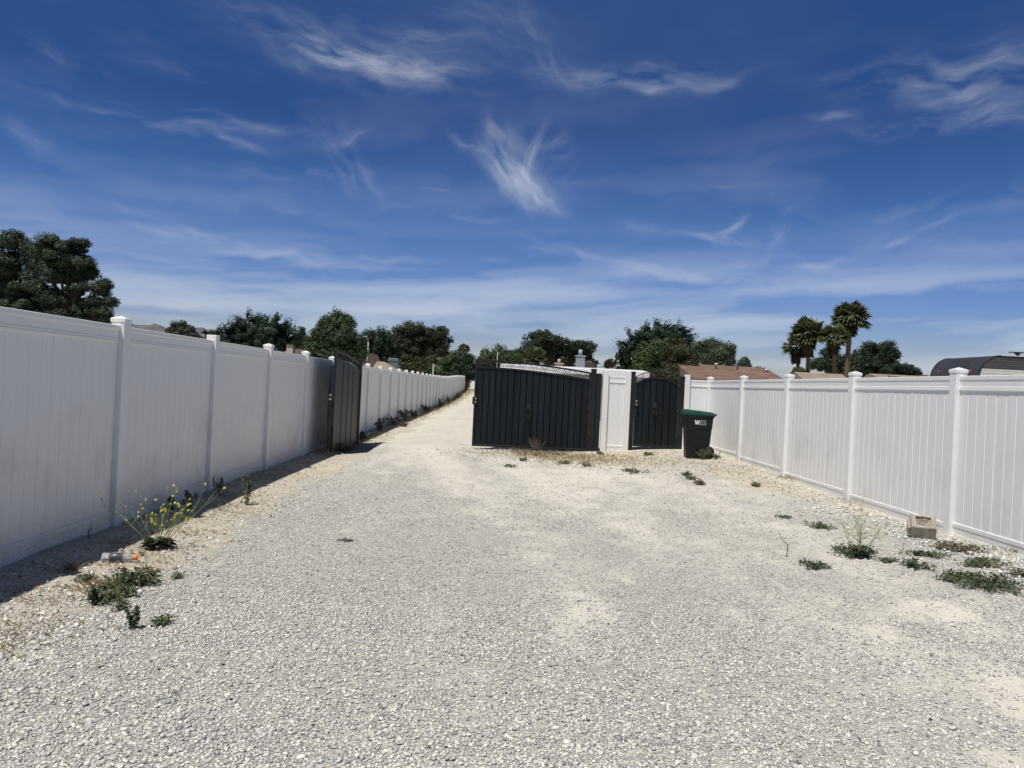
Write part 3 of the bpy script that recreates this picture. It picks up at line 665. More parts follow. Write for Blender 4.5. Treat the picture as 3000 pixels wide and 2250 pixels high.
for l_ in range(m_-1):
    for i in range(8): j = (i+1) % 8; fs.append((l_*8+i, l_*8+j, l_*8+8+j, l_*8+8+i))
b.add(vs, fs); b.box(-.32, -.275, -.16, .16, .40, .46, .01)
b.build('body', BINB, bin_)
l = MB(); vs = []; fs = []; nS = 8
prof = [(-.425, .945, .25), (-.42, .975, .27), (-.385, 1.01, .28), (-.30, 1.018, .29), (.0, 1.000, .295), (.20, .985, .295), (.34, .972, .29), (.38, .95, .27)]
for x_, zt_, hw in prof:
    row = [(-hw-.025, .925), (-hw-.022, zt_-.035), (-hw+.03, zt_-.006), (-hw*.4, zt_+.012), (hw*.4, zt_+.012), (hw-.03, zt_-.006), (hw+.022, zt_-.035), (hw+.025, .925)]
    vs += [(x_, y_, max(.925, z_)) for y_, z_ in row]
for i in range(len(prof)-1):
    for k in range(8): j = (k+1) % 8; fs.append((i*8+k, i*8+j, (i+1)*8+j, (i+1)*8+k))
fs.append(tuple(range(7, -1, -1))); fs.append(tuple((len(prof)-1)*8+k for k in range(8)))
l.add(vs, fs); l.build('lid', LID, bin_)
h = MB(); h.tube([(.37, -.25, .94), (.40, -.25, .94), (.40, .25, .94), (.37, .25, .94)], .015, 7); h.tube([(.30, -.28, .89), (.39, -.27, .94)], .018, 6); h.tube([(.30, .28, .89), (.39, .27, .94)], .018, 6); h.build('handle', BINB, bin_)
for sy in (-1, 1):
    w_ = MB(); w_.lathe([(.10, 0), (.128, .008), (.135, .02), (.135, .045), (.128, .057), (.10, .065)], (.255, sy*.245-.0325, .135), 'y', 24); wo_ = w_.build('wheel', RUB, bin_)
    w_ = MB(); w_.lathe([(.03, 0), (.085, .004), (.09, .02), (.09, .055), (.085, .071), (.03, .075)], (.255, sy*.245-.0375, .135), 'y', 20); w_.build('rim', BINB, wo_)
a = MB(); a.tube([(.255, -.24, .135), (.255, .24, .135)], .012, 8); a.build('axle', DARK, bin_)
# letters: solid white W joined to a dark M outlined in white
def on_side(x, z_): xa_, xb_, hw = bin_ring(z_); return (x, -hw-.0125-.0, z_)
def poly_on(name, poly, m, off, parent):
    mb = MB(); vs = [];
    for x, z_ in poly: p = on_side(x, z_); vs.append((p[0], p[1]-off, p[2]))
    vs += [(p[0], p[1]+.002, p[2]) for p in vs]; n = len(poly)
    mb.add(vs, [tuple(range(n))] + [(i, (i+1) % n, (i+1) % n+n, i+n) for i in range(n)]); return mb.build(name, m, parent)
def Wp(u0, v0, s): return [(u0+a*s*1.38, v0+b_*s) for a, b_ in ((0, 1), (.22, 1), (.34, .42), (.46, 1), (.64, 1), (.76, .42), (.84, 1), (1.04, 1), (.86, 0), (.66, 0), (.56, .5), (.42, 0), (.22, 0))]
def Mp(u0, v0, s, g=0): return [(u0+a*s*1.38, v0+b_*s) for a, b_ in ((-.03-g, -g), (.12-g, 1+g), (.40+g*.4, 1+g), (.52, .45+g*2), (.68-g*.4, 1+g), (.96+g, 1+g), (1.10+g, -g), (.86-g, -g), (.80, .55-g*2), (.62+g*.5, -g), (.42-g*.5, -g), (.26, .55-g*2), (.20+g, -g))]
lg = poly_on('logo', Wp(-.145, .72, .092), WHITE, .004, bin_); poly_on('letter_outline', Mp(.0, .72, .092, .035), WHITE, .0045, lg); poly_on('letter', Mp(.0, .72, .092, -.02), BLUE, .006, lg)

# ------------------------------------------------------------------ concrete block by the right fence
cb = G(2727, 1583); blk = empty('concrete_block', cb + Vector((0, .16, 0)), 'tilted pale concrete block with a rough hollow in its top, by the right fence', 'block', rz=R(-26))
CONC = mat('concrete', (.32, .28, .22), .95, var=.2, vscale=12, col2=(.44, .395, .315), bump=.6, bscale=50); RUB2 = mat('rubble', (.30, .27, .215), .95, var=.4, vscale=40, bump=.8, bscale=60)
me = MB(); a, d, hh, i = .118, .125, .15, .045
outer = [(-a, -d), (a, -d), (a, d), (-a, d)]; inner = [(-a+i, -d+i*.9), (a-i, -d+i*.9), (a-i, d-i*.9), (-a+i, d-i*.9)]
vs = [(x, y, 0) for x, y in outer] + [(x, y, hh-.01) for x, y in outer] + [(x*.955, y*.955, hh) for x, y in outer] + [(x, y, hh) for x, y in inner] + [(x, y, hh-.035) for x, y in inner]
fs = [(3, 2, 1, 0)]
for l_ in range(4):
    for k in range(4): j = (k+1) % 4; fs.append((l_*4+k, l_*4+j, l_*4+4+j, l_*4+4+k))
fs.append((16, 17, 18, 19)); me.add(vs, fs); bo = me.build('body', CONC, blk)
me = MB(); me.box(-a-.035, -a-.001, -d*.9, d*.7, .03, hh-.02, .012); e2 = me.build('side_ear', CONC, blk)
me = MB()
for k in range(34):
    x, y, s_ = random.uniform(-a+i+.01, a-i-.01), random.uniform(-d+i, d-i), random.uniform(.008, .02); me.lathe([(s_*.6, 0), (s_, s_*.5), (s_*.5, s_)], (x, y, hh-.036), n=5, sm=False)
ru = me.build('rubble_fill', RUB2, blk)
for o in (bo, e2, ru): o.matrix_local = Matrix.Translation((0, 0, .045)) @ Matrix.Rotation(R(24), 4, 'X')
rk = MB(); rk.lathe([(.07, 0), (.09, .03), (.06, .07)], (0, .11, .0), n=7, sm=False); rk.build('prop_stone', CONC, blk)

# ------------------------------------------------------------------ plastic bottle
bt0 = G(352, 1648); PET = bpy.data.materials.new('clear_plastic'); PET.use_nodes = True; _b = PET.node_tree.nodes['Principled BSDF']
_b.inputs['Base Color'].default_value = (.70, .72, .76, 1); _b.inputs['Roughness'].default_value = .12; _b.inputs['Transmission Weight'].default_value = .8; _b.inputs['IOR'].default_value = 1.25
btl = empty('plastic_bottle', bt0, 'clear plastic drink bottle with grey label and orange cap lying by the left fence', 'bottle', rz=R(12))
b = MB(); b.lathe([(.020, -.135), (.034, -.130), (.037, -.12), (.036, -.09), (.037, -.085), (.037, .02), (.034, .035), (.037, .05), (.034, .075), (.018, .098), (.016, .105)], (0, 0, .040), 'x', 24); b.build('body', PET, btl)
b = MB(); b.lathe([(.0375, -.075), (.0385, -.074), (.0385, .014), (.0375, .015)], (0, 0, .040), 'x', 24); lb = b.build('label_sleeve', mat('grey_label', (.07, .072, .085), .4, var=.5, vscale=40, stretch=(1, 2.5, 1)), btl)
b = MB(); b.lathe([(.0392, -.045), (.0392, -.015)], (0, 0, .040), 'x', 24); 
b = MB(); b.lathe([(.022, .094), (.023, .096), (.023, .122), (.020, .126)], (0, 0, .040), 'x', 18, sm=False); b.build('cap', mat('orange_plastic', (.75, .20, .03), .45), btl)

# ------------------------------------------------------------------ trees
def leaf_quads(C, Nrm, size, r, aspect=.6):
    n = len(C); a = r.normal(size=(n, 3)); u = np.cross(Nrm, a); u /= np.linalg.norm(u, axis=1)[:, None]+1e-9; v = np.cross(Nrm, u); v /= np.linalg.norm(v, axis=1)[:, None]+1e-9
    s = size*(.6+.8*r.random(n))[:, None]*.5
    V = np.stack([C-u*s, C-v*s*aspect+u*s*.1, C+u*s, C+v*s*aspect+u*s*.1], 1).reshape(-1, 3)
    F = np.arange(n*4).reshape(n, 4); return V, F, r.random(n)
def crown_points(lobes, n, r, sub, sub_r, style):
    vol = np.array([(l[3]*l[4])for l in lobes]); cnt = np.maximum(8, (n*vol/vol.sum())).astype(int)
    Cs, Ns = [], []
    for (cx, cy, cz, rx, rz), c in zip(lobes, cnt):
        ry = (rx+rz)*.5*.9; k = max(8, int(sub*rx*rz/(sub_r**2)*3.2))
        d = r.normal(size=(k, 3)); d /= np.linalg.norm(d, axis=1)[:, None]; rad = .15+.80*r.random(k)**.5
        sc = d*rad[:, None]*np.array([rx, ry, rz]) + np.array([cx, cy, cz])
        sr = sub_r*(.6+.8*r.random(k))
        w = r.integers(0, k, c)
        q = r.normal(size=(c, 3)); q /= np.linalg.norm(q, axis=1)[:, None]
        if style == 'pine': q[:, 2] = np.where(q[:, 2] < 0, q[:, 2]*.45, q[:, 2]*.85)
        if style == 'feather':
            out = d[w]*np.array([1, 1, .8]); q = q*.42 + out*(r.random(c)*1.9)[:, None]
        p = sc[w] + q*(sr[w]*(.35+.75*r.random(c)**.6))[:, None]
        nn = q*.9 + d[w]*.5 + r.normal(size=(c, 3))*.45 + np.array([0, 0, .25]); nn /= np.linalg.norm(nn, axis=1)[:, None]+1e-9
        Cs.append(p); Ns.append(nn)
    return np.concatenate(Cs), np.concatenate(Ns)
def tree(name, label, Y, lobes, m, n=9000, leaf=.28, style='broad', sub=1.0, sub_r=.55, seed=1, group='trees beyond the fences', trunk=None, cat='tree', tr=.22, filled=True):
    n = int(n*1.5); leaf *= .80
    """lobes: crown masses as (x, y, half width, half height) in photo pixels, at Y metres down the lane"""
    s = Y/FPX; r = np.random.default_rng(seed); L = []
    tx = trunk if trunk is not None else sum(l[0] for l in lobes)/len(lobes)
    base = P(tx, 1120, Y); g0 = float(gz(base.x, Y)); root = empty(name, (base.x, Y, g0), label, cat, group)
    for i, (x, y, rx, rz) in enumerate(lobes):
        dy = r.uniform(-.5, .5)*rx*s; p = P(x, y, Y+dy); L.append((p.x-base.x, dy, p.z-g0, rx*s, rz*s))
    fill = []
    for i in range(len(L) if filled else 0):
        for j in range(i):
            a_, b_ = L[i], L[j]; dd = math.hypot(a_[0]-b_[0], a_[2]-b_[2])
            if 0.5*(a_[3]+b_[3]) < dd < 1.15*(a_[3]+b_[3]): q = .72*min(a_[3], b_[3]); fill.append(((a_[0]+b_[0])/2, (a_[1]+b_[1])/2, (a_[2]+b_[2])/2-.15*q, q, .72*min(a_[4], b_[4])))
    C, Nn = crown_points([(l[0], l[1], l[2], l[3]*1.08, l[4]*1.08) for l in L]+fill, int(n*1.45), r, sub, sub_r, style); V, F, rn = leaf_quads(C, Nn, leaf, r, .5 if style != 'pine' else .4)
    link('crown', mesh_np('crown', V, F, attr={'rnd': rn}), m, root)
    t = MB(); zt = max(l[2] for l in L); lo = min(l[2] for l in L); fork = max(1.2, min(lo*.8, zt*.4))
    t.tube([(0, 0, -.2), (tr*.2, 0, fork*.5), (0, 0, fork)], [tr*1.25, tr, tr*.85], 8)
    for l in L:
        mid = (l[0]*.45+r.uniform(-.3, .3), l[1]*.5, fork+(l[2]-fork)*.55)
        t.tube([(0, 0, fork-.1), mid, (l[0], l[1], l[2])], [tr*.7, tr*.42, tr*.14], 6)
        for q in range(3):
            e_ = (l[0]+r.uniform(-.7, .7)*l[3], l[1]+r.uniform(-.4, .4)*l[3], l[2]+r.uniform(-.2, .75)*l[4]); t.tube([mid, ((mid[0]+e_[0])/2, (mid[1]+e_[1])/2, (mid[2]+e_[2])/2+.15), e_], [tr*.3, tr*.18, tr*.05], 5)
    t.build('trunk', BARK, root); return root
T = tree
T('pine_tree', 'tall dark pine cut by the left edge of the photo, behind the left fence', 74,
  [(50, 712, 42, 28), (10, 735, 45, 40), (85, 740, 28, 24), (35, 785, 58, 36), (100, 775, 26, 22), (20, 845, 60, 40), (80, 850, 45, 38), (55, 905, 70, 35), (110, 900, 40, 30), (-40, 800, 40, 60), (-40, 890, 50, 50)],
  L_PINE, 62000, .24, 'pine', 1.1, .75, 11, trunk=60, tr=.3, filled=False)
T('pine_tree', 'tall dark pine with rounded puffs, just right of the pine at the left edge', 71,
  [(148, 712, 32, 16), (140, 745, 32, 28), (185, 750, 42, 36), (234, 722, 24, 18), (222, 760, 36, 26), (252, 775, 20, 16), (265, 798, 20, 18), (150, 800, 30, 26), (200, 815, 34, 26), (245, 815, 24, 14),
   (130, 860, 34, 28), (170, 880, 34, 30), (225, 850, 30, 20), (290, 848, 34, 18), (305, 838, 20, 14), (320, 888, 22, 12), (288, 895, 36, 18), (240, 905, 44, 24), (190, 930, 60, 24), (300, 925, 30, 16), (150, 935, 40, 25), (270, 940, 50, 14)],
  L_PINE, 66000, .22, 'pine', 1.1, .55, 12, trunk=190, tr=.3, filled=False)
T('pine_tree', 'small round pine poking over the left fence in front of the hills', 70, [(520, 962, 24, 18), (550, 975, 24, 18), (505, 975, 18, 16), (535, 995, 40, 18), (566, 988, 10, 10)], L_PINE2, 7000, .24, 'pine', 1.3, .42, 13)
T('mesquite_tree', 'wide feathery dark green tree behind the third fence post', 62, [(760, 968, 56, 34), (700, 985, 44, 26), (815, 985, 46, 26), (735, 950, 30, 16), (790, 948, 32, 16), (665, 995, 30, 18), (850, 1000, 26, 18), (630, 985, 22, 12), (760, 1010, 100, 24), (622, 1003, 26, 12)], L_DEEP, 24000, .24, 'feather', 1.5, .5, 14, trunk=760)
T('cypress_tree', 'small narrow pointed evergreen between the feathery tree and the big leafy tree', 95, [(884, 972, 6, 9), (884, 988, 9, 12), (885, 1004, 11, 12)], L_DEEP, 2500, .26, 'broad', 1.2, .4, 15, tr=.12)
T('shrub', 'olive green rounded bush beside the chimney over the left fence', 66, [(888, 1006, 26, 18), (870, 1018, 22, 14), (905, 1024, 18, 14)], L_OLIVE, 5500, .2, 'broad', 1.2, .36, 16, tr=.1, cat='bush')
T('leafy_tree', 'tall full leafy tree right above the open gate leaf', 58, [(960, 950, 28, 26), (1000, 945, 24, 24), (985, 925, 12, 10), (1024, 945, 12, 20), (945, 985, 34, 32), (1000, 985, 46, 36), (935, 1020, 38, 26), (1000, 1025, 52, 32), (1045, 1005, 20, 22), (960, 1045, 55, 18), (1055, 1035, 18, 22)], L_BROAD, 26000, .21, 'broad', 1.5, .42, 17, trunk=985)
T('leafy_tree', 'dark rounded leafy tree behind the first street lamp', 105, [(1075, 985, 26, 18), (1108, 978, 30, 20), (1135, 985, 16, 16), (1095, 1010, 42, 26), (1130, 1015, 34, 28), (1075, 1040, 34, 28), (1120, 1050, 45, 26), (1090, 1075, 45, 20), (1140, 1080, 40, 18)], L_DEEP, 16000, .34, 'broad', 1.3, .6, 18)
T('pine_tree', 'big broad pine with two trunks above the far left fence', 112, [(1195, 965, 34, 18), (1165, 985, 24, 22), (1235, 968, 28, 16), (1285, 978, 26, 18), (1300, 1000, 22, 18), (1250, 995, 50, 24), (1190, 1010, 46, 28), (1160, 1025, 30, 30), (1285, 1025, 34, 20), (1225, 1035, 60, 22), (1300, 1040, 18, 14), (1180, 1055, 46, 14)],
  L_PINE2, 26000, .36, 'pine', 1.4, .7, 19, trunk=1218, tr=.5)
T('leafy_tree', 'yellow green small tree under the right side of the big broad pine', 100, [(1318, 1055, 20, 20), (1335, 1045, 16, 12), (1285, 1085, 36, 16), (1330, 1085, 30, 20)], L_GREEN, 7000, .28, 'broad', 1.2, .5, 20)
T('leafy_tree', 'dark dense tree in front of the small distant palm, left of the closed gate leaf', 98, [(1352, 1052, 22, 18), (1372, 1065, 20, 24), (1360, 1085, 36, 24), (1392, 1085, 18, 20), (1340, 1100, 30, 12), (1378, 1102, 26, 10)], L_DEEP, 9000, .30, 'broad', 1.2, .5, 21)
T('shrub', 'dark low bushes under the big broad pine', 104, [(1215, 1080, 44, 20), (1170, 1076, 30, 18), (1262, 1086, 40, 18), (1310, 1094, 34, 14), (1262, 1060, 34, 18), (1298, 1068, 34, 18), (1225, 1062, 30, 14)], L_BROWN, 6000, .3, 'broad', 1.2, .5, 22, cat='bush', tr=.1)
T('leafy_tree', 'light green tree behind the second street lamp', 88, [(1465, 1030, 20, 14), (1475, 1045, 30, 16), (1420, 1035, 12, 10), (1430, 1052, 26, 16), (1500, 1052, 30, 16), (1455, 1070, 60, 16)], L_GREEN, 9000, .26, 'broad', 1.2, .45, 23)
T('leafy_tree', 'medium green tree between the light green tree and the spreading pine', 92, [(1508, 1040, 18, 12), (1530, 1035, 18, 14), (1520, 1058, 36, 18)], L_BROAD, 5500, .28, 'broad', 1.2, .45, 24)
T('pine_tree', 'wide spreading dark pine above the closed gate leaf', 96, [(1570, 985, 22, 14), (1595, 980, 22, 12), (1560, 1005, 28, 22), (1610, 1000, 34, 22), (1640, 1000, 26, 14), (1550, 1035, 26, 26), (1600, 1035, 44, 26), (1655, 1020, 36, 22), (1695, 1015, 30, 16), (1722, 1022, 22, 14), (1728, 1008, 10, 8), (1690, 1045, 32, 12), (1720, 1050, 18, 10), (1640, 1060, 50, 14), (1740, 1015, 6, 5)],
  L_PINE, 26000, .30, 'pine', 1.4, .5, 25, trunk=1620, tr=.42)
T('mesquite_tree', 'large dark tree with spiky feathery edges above the small arched gate', 64, [(1900, 990, 46, 20), (1870, 1010, 46, 24), (1935, 975, 40, 14), (1975, 985, 40, 20), (1840, 1035, 34, 24), (1825, 1060, 24, 22), (1880, 1045, 50, 32), (2000, 1000, 26, 18), (1950, 1010, 50, 24), (1925, 965, 18, 8), (1985, 968, 14, 8)],
  L_DEEP, 26000, .24, 'feather', 1.5, .5, 26, trunk=1900)
T('leafy_tree', 'bright green leafy tree in front of the dark feathery tree', 52, [(1940, 1010, 28, 18), (1905, 1030, 30, 20), (1880, 1050, 24, 20), (1890, 1075, 34, 20), (1930, 1060, 40, 30), (1960, 1030, 26, 22)], L_GREEN, 15000, .19, 'broad', 1.4, .36, 27, trunk=1910)
T('juniper_tree', 'bronze green conical tree standing in front of the brown roof corner', 44, [(1985, 1020, 28, 24), (2000, 1050, 36, 28), (1985, 1085, 44, 26), (2025, 1085, 26, 20), (2010, 1105, 44, 14), (1955, 1105, 34, 18), (1925, 1100, 26, 12)], L_BROWN, 20000, .15, 'broad', 1.5, .28, 28, trunk=1990)
T('leafy_tree', 'grey green tree just behind the brown roof', 76, [(2045, 1015, 24, 18), (2075, 1010, 22, 14), (2100, 1020, 26, 18), (2135, 1020, 18, 14), (2060, 1045, 34, 22), (2110, 1045, 24, 16), (2145, 1045, 12, 14), (2140, 1062, 16, 8), (2100, 1068, 20, 6)], L_GREY, 10000, .24, 'broad', 1.2, .42, 29, trunk=2095)
T('leafy_tree', 'small round tree beside a vent pipe on the brown roof', 84, [(2180, 1062, 14, 10), (2186, 1075, 14, 10), (2168, 1072, 8, 5)], L_GREY, 2200, .24, 'broad', 1.1, .35, 30, tr=.12)
T('shrub', 'tiny far treetop right of the small round tree, above the brown roof', 90, [(2215, 1084, 12, 5), (2232, 1087, 10, 4)], L_OLIVE, 900, .22, 'broad', 1, .3, 31, cat='bush', tr=.06)
T('pine_tree', 'dark pine behind the palms, left of the dark trailer', 102, [(2560, 1020, 34, 16), (2600, 1020, 26, 16), (2540, 1045, 40, 22), (2615, 1035, 22, 16), (2590, 1050, 34, 16), (2500, 1050, 30, 22), (2430, 1035, 22, 16), (2400, 1070, 26, 18), (2440, 1065, 40, 26), (2480, 1085, 60, 20), (2560, 1080, 56, 22), (2610, 1075, 20, 10)],
  L_PINE, 26000, .33, 'pine', 1.4, .6, 32, trunk=2545, tr=.45)
T('leafy_tree', 'low dark bushy tree trailing off towards the dark trailer', 94, [(2640, 1078, 24, 12), (2668, 1085, 18, 12), (2620, 1092, 40, 12), (2690, 1098, 14, 6)], L_DEEP, 7000, .28, 'broad', 1.2, .4, 33)
T('shrub', 'green rounded bush at the foot of the left pair of palms', 80, [(2340, 1094, 18, 12), (2325, 1102, 10, 8)], L_OLIVE, 3500, .22, 'broad', 1.1, .35, 34, cat='bush', tr=.08)

# far-off foliage seen as one mass low behind the trees
r = np.random.default_rng(404); Cc, Nc = [], []
for a_, b_, hh in ((650, 1050, 26), (1050, 1400, 42), (1400, 1535, 34), (2370, 2700, 26)):
    for px_ in np.arange(a_, b_, 9.0):
        Yd = 135+r.uniform(-6, 6); p = P(px_, 1120, Yd); hz = 1.5+hh*Yd/FPX*r.uniform(.7, 1.1)
        for q in range(3):
            c_ = np.array([p.x+r.normal()*.5, Yd+r.normal(), 1+(hz-1.8)*r.random()**.6]); m_ = 130; d = r.normal(size=(m_, 3)); d /= np.linalg.norm(d, axis=1)[:, None]; Cc.append(c_+d*1.1*(.5+.5*r.random((m_, 1)))); Nc.append(d)
V, F, rn = leaf_quads(np.concatenate(Cc), np.concatenate(Nc), .45, r); tag(link('distant_foliage', mesh_np('distant_foliage', V, F, attr={'rnd': rn}), L_DEEP), 'far-off mass of dark foliage low behind the separate trees', 'foliage', kind='stuff')

# fan palms
def fan(V, F, Rn, base, dirv, size, r, green, droop):
    d = dirv/np.linalg.norm(dirv); side = np.cross(d, [0, 0, 1]); side /= np.linalg.norm(side)+1e-6; upv = np.cross(side, d)
    pet = size*(.55 if green else .3); c = base + d*pet; nb = 11; rn = r.random()
    for k in range(nb):
        a = (k/(nb-1)-.5)*math.pi*(1.15 if green else .8); dd = d*math.cos(a)+side*math.sin(a)*.95+upv*(.10*r.random()-.25*abs(math.sin(a)))
        w = size*.10; tip = c+dd*size*(.62-.10*abs(a)+.12*r.random()) + np.array([0, 0, -size*droop*(.2+.3*r.random())]); m_ = c+dd*size*.34
        b_ = len(V); pv = side*w*math.cos(a)-d*w*math.sin(a)
        V += [c-pv*.3, m_-pv, tip, m_+pv, c+pv*.3]; F.append((b_, b_+1, b_+2, b_+3)); Rn.append(rn*.6+r.random()*.4)
    b_ = len(V); V += [base-side*.03, base+side*.03, c+side*.02, c-side*.02]; F.append((b_, b_+1, b_+2, b_+3)); Rn.append(.9)
def palm(label, Y, tx, bx, top, crown_y, cr, skirt_y, seed, tr=.22, ng=46, nd=60, group='fan palms on the right', dead=.5):
    r = np.random.default_rng(seed); s = Y/FPX; h = P(tx, crown_y, Y); b = P(bx, 1120, Y); g0 = float(gz(b.x, Y)); root = empty('palm_tree', (b.x, Y, g0), label, 'palm tree', group)
    hub = np.array([h.x-b.x, 0, h.z-g0]); t = MB()
    t.tube([(0, 0, -.2), (hub[0]*.3, 0, hub[2]*.35), (hub[0]*.75, 0, hub[2]*.75), tuple(hub)], [tr*1.25, tr, tr*.95, tr*.9], 12); t.build('trunk', PALMBARK, root)
    size = cr*s*1.14
    V, F, Rn = [], [], []
    for i in range(ng):
        a = r.random()*6.283; e = math.asin(min(1, -.45+1.42*((i+.5)/ng)**.9)); fan(V, F, Rn, hub+np.array([0, 0, .1]), np.array([math.cos(a)*math.cos(e), math.sin(a)*math.cos(e), math.sin(e)]), size, r, True, .28+.2*(e < .3))
    link('crown', mesh_np('crown', np.array(V), np.array(F), attr={'rnd': np.array(Rn)}), PALMLEAF, root)
    V, F, Rn = [], [], []; dz = (skirt_y-crown_y)*s
    for i in range(nd):
        a = r.random()*6.283; q = r.random()**.8; rr = tr*.8+.05; e = -.75-.55*r.random(); fan(V, F, Rn, hub+np.array([math.cos(a)*rr, math.sin(a)*rr, -dz*q*.72]), np.array([math.cos(a)*math.cos(e), math.sin(a)*math.cos(e), math.sin(e)]), size*(.80-.30*q)*dead*1.6, r, False, .5)
    link('dead_skirt', mesh_np('dead_skirt', np.array(V), np.array(F), attr={'rnd': np.array(Rn)}), PALMDEAD, root)
palm('tallest fan palm, rightmost of the cluster right of the brown roof', 83, 2492, 2476, 893, 935, 46, 985, 51, .26, 54, 70)
palm('broad-headed fan palm with a thick dark skirt, on the left of the palm cluster', 80, 2368, 2370, 940, 982, 46, 1050, 52, .22, 54, 90)
palm('short fan palm half hidden behind the left side of the broad-headed palm', 82, 2334, 2350, 990, 1020, 34, 1068, 53, .2, 40, 60)
palm('yellowish fan palm between the broad-headed palm and the tallest palm', 78, 2444, 2448, 955, 992, 38, 1045, 54, .2, 46, 70)
palm('small distant fan palm standing behind the dark tree, left of the closed gate', 125, 1359, 1360, 1010, 1026, 16, 1042, 55, .2, 34, 26, 'distant fan palms')
palm('squat fan palm in front of the spreading pine, just over the closed gate', 70, 1568, 1568, 1035, 1052, 30, 1068, 56, .25, 44, 20, 'distant fan palms')
palm('tiny fan palm right of the big grey chimney', 90, 1742, 1742, 1058, 1068, 13, 1074, 57, .15, 26, 8, 'distant fan palms')
palm('tiny fan palm just left of the red-capped chimney', 86, 1786, 1786, 1062, 1072, 17, 1078, 58, .15, 26, 8, 'distant fan palms')
palm('small fan palm showing through the scrollwork at the closed gate free end', 60, 1409, 1409, 1050, 1062, 14, 1070, 59, .15, 26, 8, 'distant fan palms')

# ------------------------------------------------------------------ houses behind the fences
def rmat(nm, c, c2): return mat(nm, c, .9, var=.25, vscale=3.0, col2=c2, stretch=(.5, 1, 7), bump=.4, bscale=14)
ROOFB = rmat('brown_shingles', (.15, .092, .066), (.23, .145, .105)); ROOFT = rmat('tan_shingles', (.26, .19, .14), (.36, .28, .21)); ROOFD = rmat('dark_shingles', (.10, .068, .055), (.15, .10, .08))
STUC = mat('stucco', (.48, .42, .34), .9, var=.12, vscale=3, bump=.3, bscale=30); STUCG = mat('grey_stucco', (.33, .37, .42), .85, var=.1, vscale=3); WHITEP = mat('white_paint', (.80, .80, .80), .5, var=.05, vscale=2)
GLASS = mat('window_glass', (.03, .04, .05), .08); REDM = mat('red_metal', (.42, .10, .07), .5); TRIM = mat('brown_trim', (.10, .065, .05), .7)
def house(label, Y, xl, xr, y_ridge, y_eave, roofm, depth=7, wallm=STUC, gable='x', hipl=0, hipr=0, cat='house'):
    a = P(xl, y_eave, Y); c = P(xr, y_eave, Y); rz = P((xl+xr)/2, y_ridge, Y+depth/2).z; ez = P((xl+xr)/2, y_eave, Y).z
    ez = min(ez, rz-.9); x0_, x1_ = a.x, c.x; cx = (x0_+x1_)/2; g0 = float(gz(cx, Y)); root = empty('house', (cx, Y+depth/2, g0), label, cat, 'houses beyond the fences')
    wx = (x1_-x0_)/2; hd = depth/2; E, Z = ez-g0, rz-g0
    w = MB(); w.box(-wx+.35, wx-.35, -hd+.35, hd-.35, -.1, E, 0); w.build('wall', wallm, root)
    r_ = MB(); th = .14
    if gable == 'x':
        A = [(-wx, -hd, E), (wx, -hd, E), (wx-hipr, 0, Z), (-wx+hipl, 0, Z), (wx, hd, E), (-wx, hd, E)]
    else:
        A = [(-wx, -hd, E), (0, -hd, Z), (0, hd, Z), (-wx, hd, E), (wx, -hd, E), (wx, hd, E)]
    n = len(A); B_ = [(x, y, z_-th) for x, y, z_ in A]
    if gable == 'x': fs = [(0, 1, 2, 3), (3, 2, 4, 5), (1, 4, 2), (0, 3, 5), (0+n, 1+n, 4+n, 5+n), (0, 1, 1+n, 0+n), (4, 5, 5+n, 4+n), (1, 4, 4+n, 1+n), (5, 0, 0+n, 5+n)]
    else: fs = [(0, 1, 2, 3), (1, 4, 5, 2), (0, 4, 1), (3, 2, 5), (0+n, 4+n, 5+n, 3+n), (0, 0+n, 4+n, 4), (3, 5, 5+n, 3+n), (4, 5, 5+n, 4+n), (0, 3, 3+n, 0+n)]
    r_.add(A+B_, fs); r_.build('roof', roofm, root)
    for i in range(2):
        wd = MB(); xx = (-.5+i)*wx; wd.box(xx-.6, xx+.6, -hd+.30, -hd+.36, .9, min(2.0, E-.3)); wd.build('window', GLASS, root)
    return root, cx, g0, Y+depth/2
def chimney(root, px0, px1, ytop, Y, m, capm, capw=1.25, pot=None):
    o = root.location; a = P(px0, ytop, Y); c = P(px1, ytop, Y); w = (c.x-a.x)/2; cx = (a.x+c.x)/2-o.x; zt = a.z-o.z; cy = Y-o.y
    b = MB(); b.box(cx-w, cx+w, cy-.35, cy+.35, 0.5, zt-.12); ch = b.build('chimney', m, root)
    k = MB(); k.box(cx-w*capw, cx+w*capw, cy-.42, cy+.42, zt-.118, zt); k.build('chimney_cap', capm, ch)
    if pot:
        k = MB(); k.lathe([(w*.55, zt), (w*.42, zt+pot)], (cx, cy, 0), n=10); k.build('flue', pot and m, ch)
h1 = house('long brown-shingled roof right of the bronze green tree, above the right fence', 40, 2033, 2318, 1074, 1112, ROOFB, 8, hipr=0)[0]
for px_, py_ in ((2098, 1070), (2245, 1087)):
    p = P(px_, py_, 43) - h1.location; v = MB(); v.lathe([(.07, -.4), (.07, 0), (.13, .02), (.11, .10), (.03, .13)], p, n=12); v.build('roof_vent', mat('galvanised', (.5, .5, .5), .4, .6), h1)
p = P(2161, 1062, 43) - h1.location; v = MB(); v.tube([(p.x, p.y, p.z-1), tuple(p)], .045, 8); v.build('vent_pipe', DARK, h1)
house('low tan roof between the palms and the tall fence post on the right', 46, 2382, 2530, 1096, 1112, ROOFT, 6, hipl=0)
h2 = house('dark brown roof with a pale chimney seen over the left fence', 56, 800, 905, 1022, 1050, ROOFD, 8)[0]; chimney(h2, 844, 862, 1008, 57, STUC, TRIM, 1.1)
house('steep brown gabled house end behind the first street lamp', 82, 1040, 1092, 1034, 1082, ROOFB, 9, gable='y')
